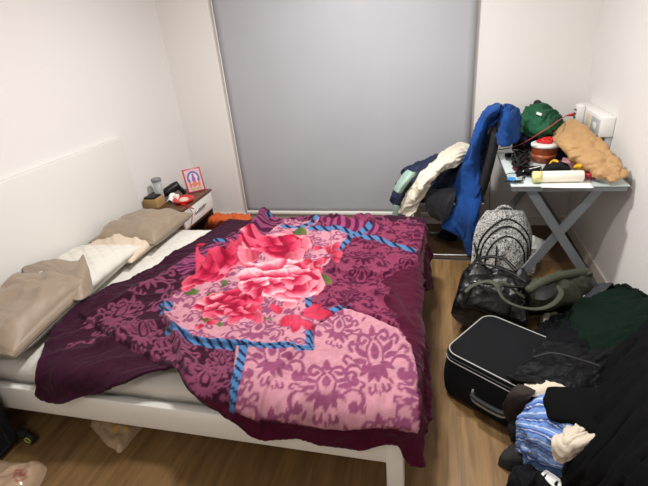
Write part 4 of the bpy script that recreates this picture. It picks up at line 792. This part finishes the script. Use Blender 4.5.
# black suitcase lying flat
SO = W(443, 351, .26)[:2]; ea = np.array([.825, -.565]); eb = np.array([.565, .825]); SL, SW, SH = .56, .39, .26
def sc(a, b, z): return np.array([SO[0]+ea[0]*a+eb[0]*b, SO[1]+ea[1]*a+eb[1]*b, z])
t = thing('suitcase', tuple(sc(SL/2, SW/2, 0)), 'black soft suitcase with white piping lying flat on the floor', 'suitcase')
sb = bmesh.new(); bmesh.ops.create_cube(sb, size=1)
for v in sb.verts: v.co = Vector(((v.co.x+.5)*SL, (v.co.y+.5)*SW, v.co.z*SH + SH/2 + .012))
ve = [e for e in sb.edges if abs(e.verts[0].co.z-e.verts[1].co.z) > .1]; bmesh.ops.bevel(sb, geom=ve, offset=.06, segments=6, profile=.5, affect='EDGES')
he = [e for e in sb.edges if abs(e.verts[0].co.z-e.verts[1].co.z) < .001 and len(e.link_faces) == 2 and abs(e.link_faces[0].normal.z-e.link_faces[1].normal.z) > .5]; bmesh.ops.bevel(sb, geom=he, offset=.022, segments=4, profile=.5, affect='EDGES')
bmesh.ops.triangulate(sb, faces=[f for f in sb.faces if len(f.verts) > 4]); 
for _ in range(3):
    le = [e for e in sb.edges if e.calc_length() > .035]; bmesh.ops.subdivide_edges(sb, edges=le, cuts=1, use_grid_fill=True)
sb.verts.ensure_lookup_table(); SV = np.array([v.co[:] for v in sb.verts]); SF = [[v.index for v in f.verts] for f in sb.faces]; sb.free()
cu = np.stack([SV[:, 0]/SL*2-1, SV[:, 1]/SW*2-1], 1); bulge = .012*np.clip(1-cu[:, 0]**2, 0, 1)*np.clip(1-cu[:, 1]**2, 0, 1)
SV[:, 2] += (bulge + .004*folds(SV[:, 0], SV[:, 1], 5, .7, 3, 80))*(SV[:, 2] > .2)
SV[:, 1] += -.012*np.sin(np.clip(SV[:, 2]/SH, 0, 1)*math.pi)*(cu[:, 1] < -.9); SV[:, 0] += -.012*np.sin(np.clip(SV[:, 2]/SH, 0, 1)*math.pi)*(cu[:, 0] < -.9)
SVw = np.array([sc(*v) for v in SV]); obj('shell', (SVw, SF), M['blackf'], t)
def rrect(m_, z, r=.06, a1=None):
    P_ = []
    for cx_, cy_, s0 in ((SL-m_-r, m_+r, -90), (SL-m_-r, SW-m_-r, 0), (m_+r, SW-m_-r, 90), (m_+r, m_+r, 180)):
        for q in range(0, 91, 15): aa = math.radians(s0+q); P_.append(sc(cx_+r*math.cos(aa), cy_+r*math.sin(aa), z))
    return np.array(P_)
obj('piping', tube(rrect(.004, SH+.008, .06), .0032, 8, closed=True), M['piping'], t, label='white piping')
obj('piping', tube(rrect(-.004, SH-.030, .062), .0030, 8, closed=True), M['piping'], t, label='white piping')
obj('zip', tube(rrect(-.003, SH-.014, .062), .004, 6, closed=True), M['nozip'], t)
hd = thing  # carry handle
obj('handle', wire([sc(.175, -.006, .125), sc(.18, -.030, .125), sc(.22, -.036, .123), sc(.28, -.036, .123), sc(.325, -.030, .125), sc(.33, -.006, .125)], .013, 40, flat=.7), M['rubber'], t, label='black padded side handle')
obj('handle_trim', wire([sc(.17, -.012, .145), sc(.175, -.026, .105), sc(.21, -.032, .096), sc(.29, -.032, .096), sc(.33, -.026, .105), sc(.335, -.012, .145)], .005, 50), M['piping'], t, label='light grey handle trim')
for a_ in (.06, SL-.06): obj('foot', box((-.02, -.02, 0), (.02, .02, .02), .006, t=sc(a_, .05, 0)), M['rubber'], t)
for a_ in (.06, SL-.06): obj('foot', box((-.02, -.02, 0), (.02, .02, .02), .006, t=sc(a_, SW-.05, 0)), M['rubber'], t)

# ---------------------------------------------------------------- clothes heap by the right wall
hp = [(.50, 1.02), (.62, .98), (.98, 1.0), (1.03, 1.3), (1.03, 2.15), (.90, 2.30), (.72, 2.2), (.64, 1.95), (.62, 1.75), (.66, 1.5), (.52, 1.3), (.46, 1.15)]
obj('dark_clothing', mound(hp, .20, step=.02, edge=.14, amp=.02, freq=6, seed=90), M['blackc'], label='black clothes at the very bottom of the big heap by the wall', cat='clothing')
G = [[(560, 345, .20), (580, 350, .26), (604, 350, .30), (630, 345, .33), (652, 332, .34)],
     [(556, 332, .20), (578, 334, .28), (604, 332, .33), (630, 326, .35), (656, 318, .35)],
     [(560, 320, .16), (580, 316, .26), (606, 312, .31), (632, 308, .33), (658, 306, .33)],
     [(574, 306, .10), (590, 300, .22), (610, 294, .27), (634, 293, .29), (656, 296, .29)],
     [(586, 303, .03), (598, 296, .13), (614, 289, .18), (636, 288, .20), (655, 293, .20)],
     [(588, 305, .01), (600, 299, .03), (616, 293, .06), (636, 293, .09), (650, 297, .10)]]
obj('green_fleece', drape(G, 70, 80, .018, 7, seed=91, floor=.004, cr=.012, crs=5), M['green'], solid=.010, label='dark green fleece spread over the top of the heap by the wall', cat='clothing')
obj('grey_garment', drape([[(580, 300, .14), (590, 298, .22), (603, 296, .265)], [(586, 293, .16), (596, 289, .24), (607, 288, .285)], [(592, 288, .13), (601, 284, .21), (613, 283.5, .255)], [(594, 292, .04), (603, 288, .10), (614, 287, .15)]], 30, 36, .010, 12, seed=92, floor=.004), M['dgrey'], solid=.008, label='charcoal grey garment showing behind the green fleece', cat='clothing')
obj('dark_jumper', drape([[(540, 350, .24), (556, 356, .27), (572, 356, .29), (588, 352, .30)], [(536, 338, .20), (552, 340, .27), (570, 342, .30), (588, 342, .30)], [(538, 327, .12), (552, 324, .20), (566, 325, .24), (580, 330, .24)], [(544, 322, .03), (556, 316, .10), (568, 315, .12), (578, 318, .10)]], 50, 50, .018, 12, seed=93, floor=.004, cr=.010), M['navy'] if False else mat('ink_cotton', '0b0c10', .9, bump=.2, spec=.15), solid=.008, label='crumpled ink-black jumper between olive bag and quilted jacket', cat='jumper')
Pz = [[(506, 378, .292), (530, 384, .30), (556, 392, .31), (582, 398, .31), (604, 396, .32)],
      [(520, 368, .297), (540, 372, .315), (562, 378, .33), (586, 382, .33), (606, 380, .33)],
      [(530, 354, .297), (550, 356, .325), (570, 360, .34), (590, 362, .34), (612, 360, .34)],
      [(538, 345, .295), (556, 344, .31), (574, 346, .32), (596, 348, .32), (618, 350, .33)]]
t = thing('puffer_jacket', W(565, 368, .28), 'black nylon padded jacket lying across the right end of the suitcase', 'jacket')
obj('fabric', drape(Pz, 70, 90, .018, 12, ang=.8, stretch=2, seed=94, cr=.005, crs=8, floor=.292), M['puffer'], t, solid=.012)
obj('zip', wire([W(533, 357, .345), W(552, 353, .36), W(575, 358, .37), W(600, 366, .365)], .003, 40), M['dgrey'], t, label='grey zip line')
Bk_ = [[(610, 374, .36), (624, 350, .40), (646, 328, .42), (676, 316, .40)],
       [(600, 390, .37), (620, 376, .43), (650, 362, .47), (684, 356, .43)],
       [(594, 412, .36), (618, 406, .44), (650, 402, .50), (690, 404, .45)],
       [(590, 440, .31), (612, 442, .41), (650, 448, .49), (696, 456, .46)],
       [(575, 466, .22), (600, 478, .34), (650, 495, .45), (700, 510, .42)],
       [(561, 490, .05), (590, 514, .16), (650, 550, .22), (700, 560, .22)]]
t = thing('black_coat', W(630, 420, .25), 'large matt black coat covering the right end of the clothes heap', 'coat')
obj('body', drape(Bk_, 90, 80, .024, 6, ang=.9, seed=95, cr=.010, crs=4), M['blackc'], t, solid=.012)
obj('sleeve', bagloft([(W(549, 418, .32), W(549, 389, .33), .02), (W(552, 419, .325), W(551, 388, .335), .035), (W(570, 424, .335), W(572, 389, .345), .05), (W(592, 436, .35), W(596, 390, .37), .055), (W(612, 440, .36), W(616, 394, .40), .05)], 60, 50, .014, 9, 96), M['blackc'], t)
# blue striped shirt
Sh = [[(541, 392, .29), (556, 388, .32), (576, 396, .33)], [(528, 405, .27), (546, 406, .31), (576, 420, .33)], [(520, 420, .20), (542, 424, .28), (574, 436, .30)], [(518, 430, .17), (544, 440, .25), (576, 450, .27)], [(519, 444, .10), (544, 456, .17), (574, 464, .19)], [(517, 458, .03), (541, 470, .06), (568, 477, .08)]]
SP = lattice(Sh, 110, 90); gs, gt = np.meshgrid(np.linspace(0, 1, 110), np.linspace(0, 1, 90), indexing='ij')
sV, sF = drape(None, amp=.014, freq=13, ang=.9, seed=97, P=SP, floor=.004, cr=.006)
w_ = (gs*6.3 + .25*np.sin(gt*4) + .35*vnoise(gs*3, gt*3)).ravel(); fq = w_ - np.floor(w_)
cb = np.tile(C('6f93cf'), (len(sV), 1)); dk = sst(.30, .36, fq)*sst(.72, .66, fq); wh = sst(.0, .03, fq)*sst(.10, .07, fq) + sst(.48, .5, fq)*sst(.56, .54, fq)
cb = cb*(1-dk[:, None]) + C('38589c')*dk[:, None]; cb = cb*(1-wh[:, None]) + C('d5dced')*wh[:, None]
obj('striped_shirt', (sV, sF), mat('striped_cotton', '6080c0', .85, bump=.15, attr='col'), cols=cb, solid=.004, label='blue striped cotton shirt tumbling from the heap onto the floor', cat='shirt')
obj('cream_garment', drape([[(552, 452, .27), (558, 461, .25), (568, 462, .26), (578, 456, .28)], [(552, 442, .31), (562, 446, .33), (574, 446, .34), (585, 446, .33)], [(560, 432, .33), (568, 434, .35), (580, 436, .36), (592, 438, .35)], [(568, 425, .33), (576, 424, .35), (585, 427, .36), (592, 431, .35)]], 50, 50, .013, 16, seed=98, cr=.006), M['tan'], solid=.005, label='crumpled cream garment lying on the blue striped shirt', cat='clothing')
obj('cream_garment', drape([[(529, 397, .292), (540, 396, .30), (556, 392, .32), (568, 392, .33)], [(526, 390, .296), (538, 389, .31), (552, 387, .335), (566, 388, .34)], [(524, 384, .292), (536, 381, .30), (548, 381, .325), (562, 385, .33)]], 30, 40, .007, 16, seed=99), M['tan'], solid=.004, label='cream cotton garment peeping out between suitcase and striped shirt', cat='clothing')
obj('brown_garment', drape([[(505, 414, .10), (510, 422, .07), (520, 424, .08)], [(504, 404, .20), (512, 408, .21), (524, 408, .22)], [(509, 394, .275), (518, 395, .30), (530, 398, .30)], [(517, 386, .292), (526, 387, .31), (536, 392, .31)]], 40, 34, .010, 12, seed=100), M['brown'], solid=.006, label='dark brown garment hanging over the near side of the suitcase', cat='clothing')
obj('charcoal_sock', drape([[(508, 436, .02), (513, 442, .01), (524, 440, .02)], [(508, 426, .09), (516, 430, .10), (526, 428, .11)], [(512, 417, .12), (519, 417, .14), (528, 416, .15)]], 30, 26, .008, 14, seed=101, floor=.004), M['sockg'], solid=.006, label='charcoal sock tucked under the left edge of the striped shirt', cat='sock')
obj('charcoal_sock', drape([[(498, 464, .006), (508, 470, .006), (520, 472, .006)], [(500, 456, .05), (510, 459, .06), (522, 458, .07)], [(508, 448, .05), (515, 447, .07), (526, 447, .09)], [(514, 444, .01), (519, 443, .02), (527, 444, .04)]], 30, 30, .006, 12, seed=102, floor=.004), M['sockg'], solid=.006, label='charcoal sock lying flat on the wood floor beside the striped shirt', cat='sock')
obj('black_garment', drape([[(505, 492, .01), (520, 500, .01), (548, 502, .01), (566, 502, .02)], [(508, 480, .07), (522, 484, .10), (542, 490, .10), (560, 494, .10)], [(514, 470, .08), (526, 470, .12), (540, 476, .13), (556, 484, .12)], [(522, 466, .03), (532, 466, .06), (544, 470, .06), (560, 478, .05)]], 44, 50, .014, 12, seed=103, floor=.004), M['blackf'], solid=.006, label='black garment in front of the striped shirt at the photo edge', cat='clothing')
obj('white_garment', drape([[(541, 474, .135), (550, 484, .135), (566, 496, .13)], [(546, 470, .12), (556, 476, .13), (568, 486, .13)]], 16, 24, .003, 12, seed=104), M['paperw'], solid=.004, label='sliver of white cloth between black garment and striped shirt', cat='clothing')

# ---------------------------------------------------------------- left foreground
t = thing('suitcase', (-2.08, .98, 0), 'black upright wheeled suitcase at the left photo edge beside the bed', 'suitcase')
ub = box((-2.21, .88, .035), (-1.865, 1.075, .50), .03, 4); obj('shell', ub, M['blackf'], t)
obj('zip', tube(np.array([(-1.902, y_, z_) for y_, z_ in ((.90, .06), (1.02, .06), (1.02, .46), (.90, .46))])+(.036, 0, 0), .004, 6, closed=True), M['nozip'], t)
obj('top_handle', wire([(-1.96, .98, .498), (-1.97, .98, .525), (-2.09, .98, .525), (-2.10, .98, .498)], .009), M['rubber'], t)
for wx_, wy_ in ((-1.835, 1.085), (-2.18, 1.05)):
    wz = .03; wh_ = obj('wheel', tube(np.array([(wx_, wy_-.012, wz), (wx_, wy_+.012, wz)]), .029, 24), M['rubber'], t)
    obj('hub_ring', tube(np.array([(wx_+.015*math.cos(a), wy_-.0125, wz+.015*math.sin(a)) for a in np.linspace(0, 2*math.pi, 20, endpoint=False)]), .0035, 6, closed=True), M['lime'], wh_, label='lime green hub ring')
    obj('wheel_bracket', box((wx_-.05, wy_-.02, .04), (wx_-.005, wy_+.02, .075), .006), M['rubber'], t)
def marks(V, items, base):
    uv = proj(V); c_ = np.tile(C(base), (len(V), 1))
    for pts, col, r in items:
        d, _ = dist(pts, uv[:, 0], uv[:, 1], closed=False); k_ = sst(r+.4, r-.4, d)[:, None]; c_ = c_*(1-k_) + C(col)*k_
    return c_
pb_ = [W(*p)[:2] for p in ((90, 426), (97, 434), (108, 447), (115, 450), (119, 455), (126, 449), (138, 434), (150, 421), (158, 412), (140, 395), (112, 395), (98, 412))]
mV, mF = mound(pb_, .045, step=.008, edge=.06, amp=.008, freq=10, seed=110, cr=.012, crs=11)
obj('plastic_bag', (mV, mF), mat('brown_film', 'a88e70', .32, bump=.2, bscale=30, coat=.4, attr='col'), cols=marks(mV, [([(115, 425), (115, 431)], 'c79a2c', 2), ([(127, 425), (126, 430)], 'c79a2c', 1.6), ([(115, 425), (121, 423)], 'c09c55', 1)], 'a88e70'), label='crumpled brown plastic bag with yellow marks half under the bed', cat='plastic bag')
pb_ = [W(*p)[:2] for p in ((-14, 470), (0, 461), (18, 465), (34, 465), (44, 464), (48, 469), (46, 476), (40, 488), (36, 505), (-10, 515), (-25, 490))]
mV, mF = mound(pb_, .06, step=.007, edge=.07, amp=.010, freq=9, seed=112, cr=.014, crs=10)
obj('plastic_bag', (mV, mF), mat('beige_film', 'bca084', .38, bump=.2, bscale=24, coat=.3, attr='col'), cols=marks(mV, [([(16, 470), (14, 478), (18, 481)], 'a2504a', .8), ([(16, 470), (22, 470), (20, 476), (24, 474)], 'a2504a', .8), ([(26, 471), (24, 478), (21, 480)], 'a2504a', .8), ([(14, 475), (20, 473)], 'a2504a', .6)], 'bca084'), label='pale beige plastic bag with faded red print in the near left corner', cat='plastic bag')
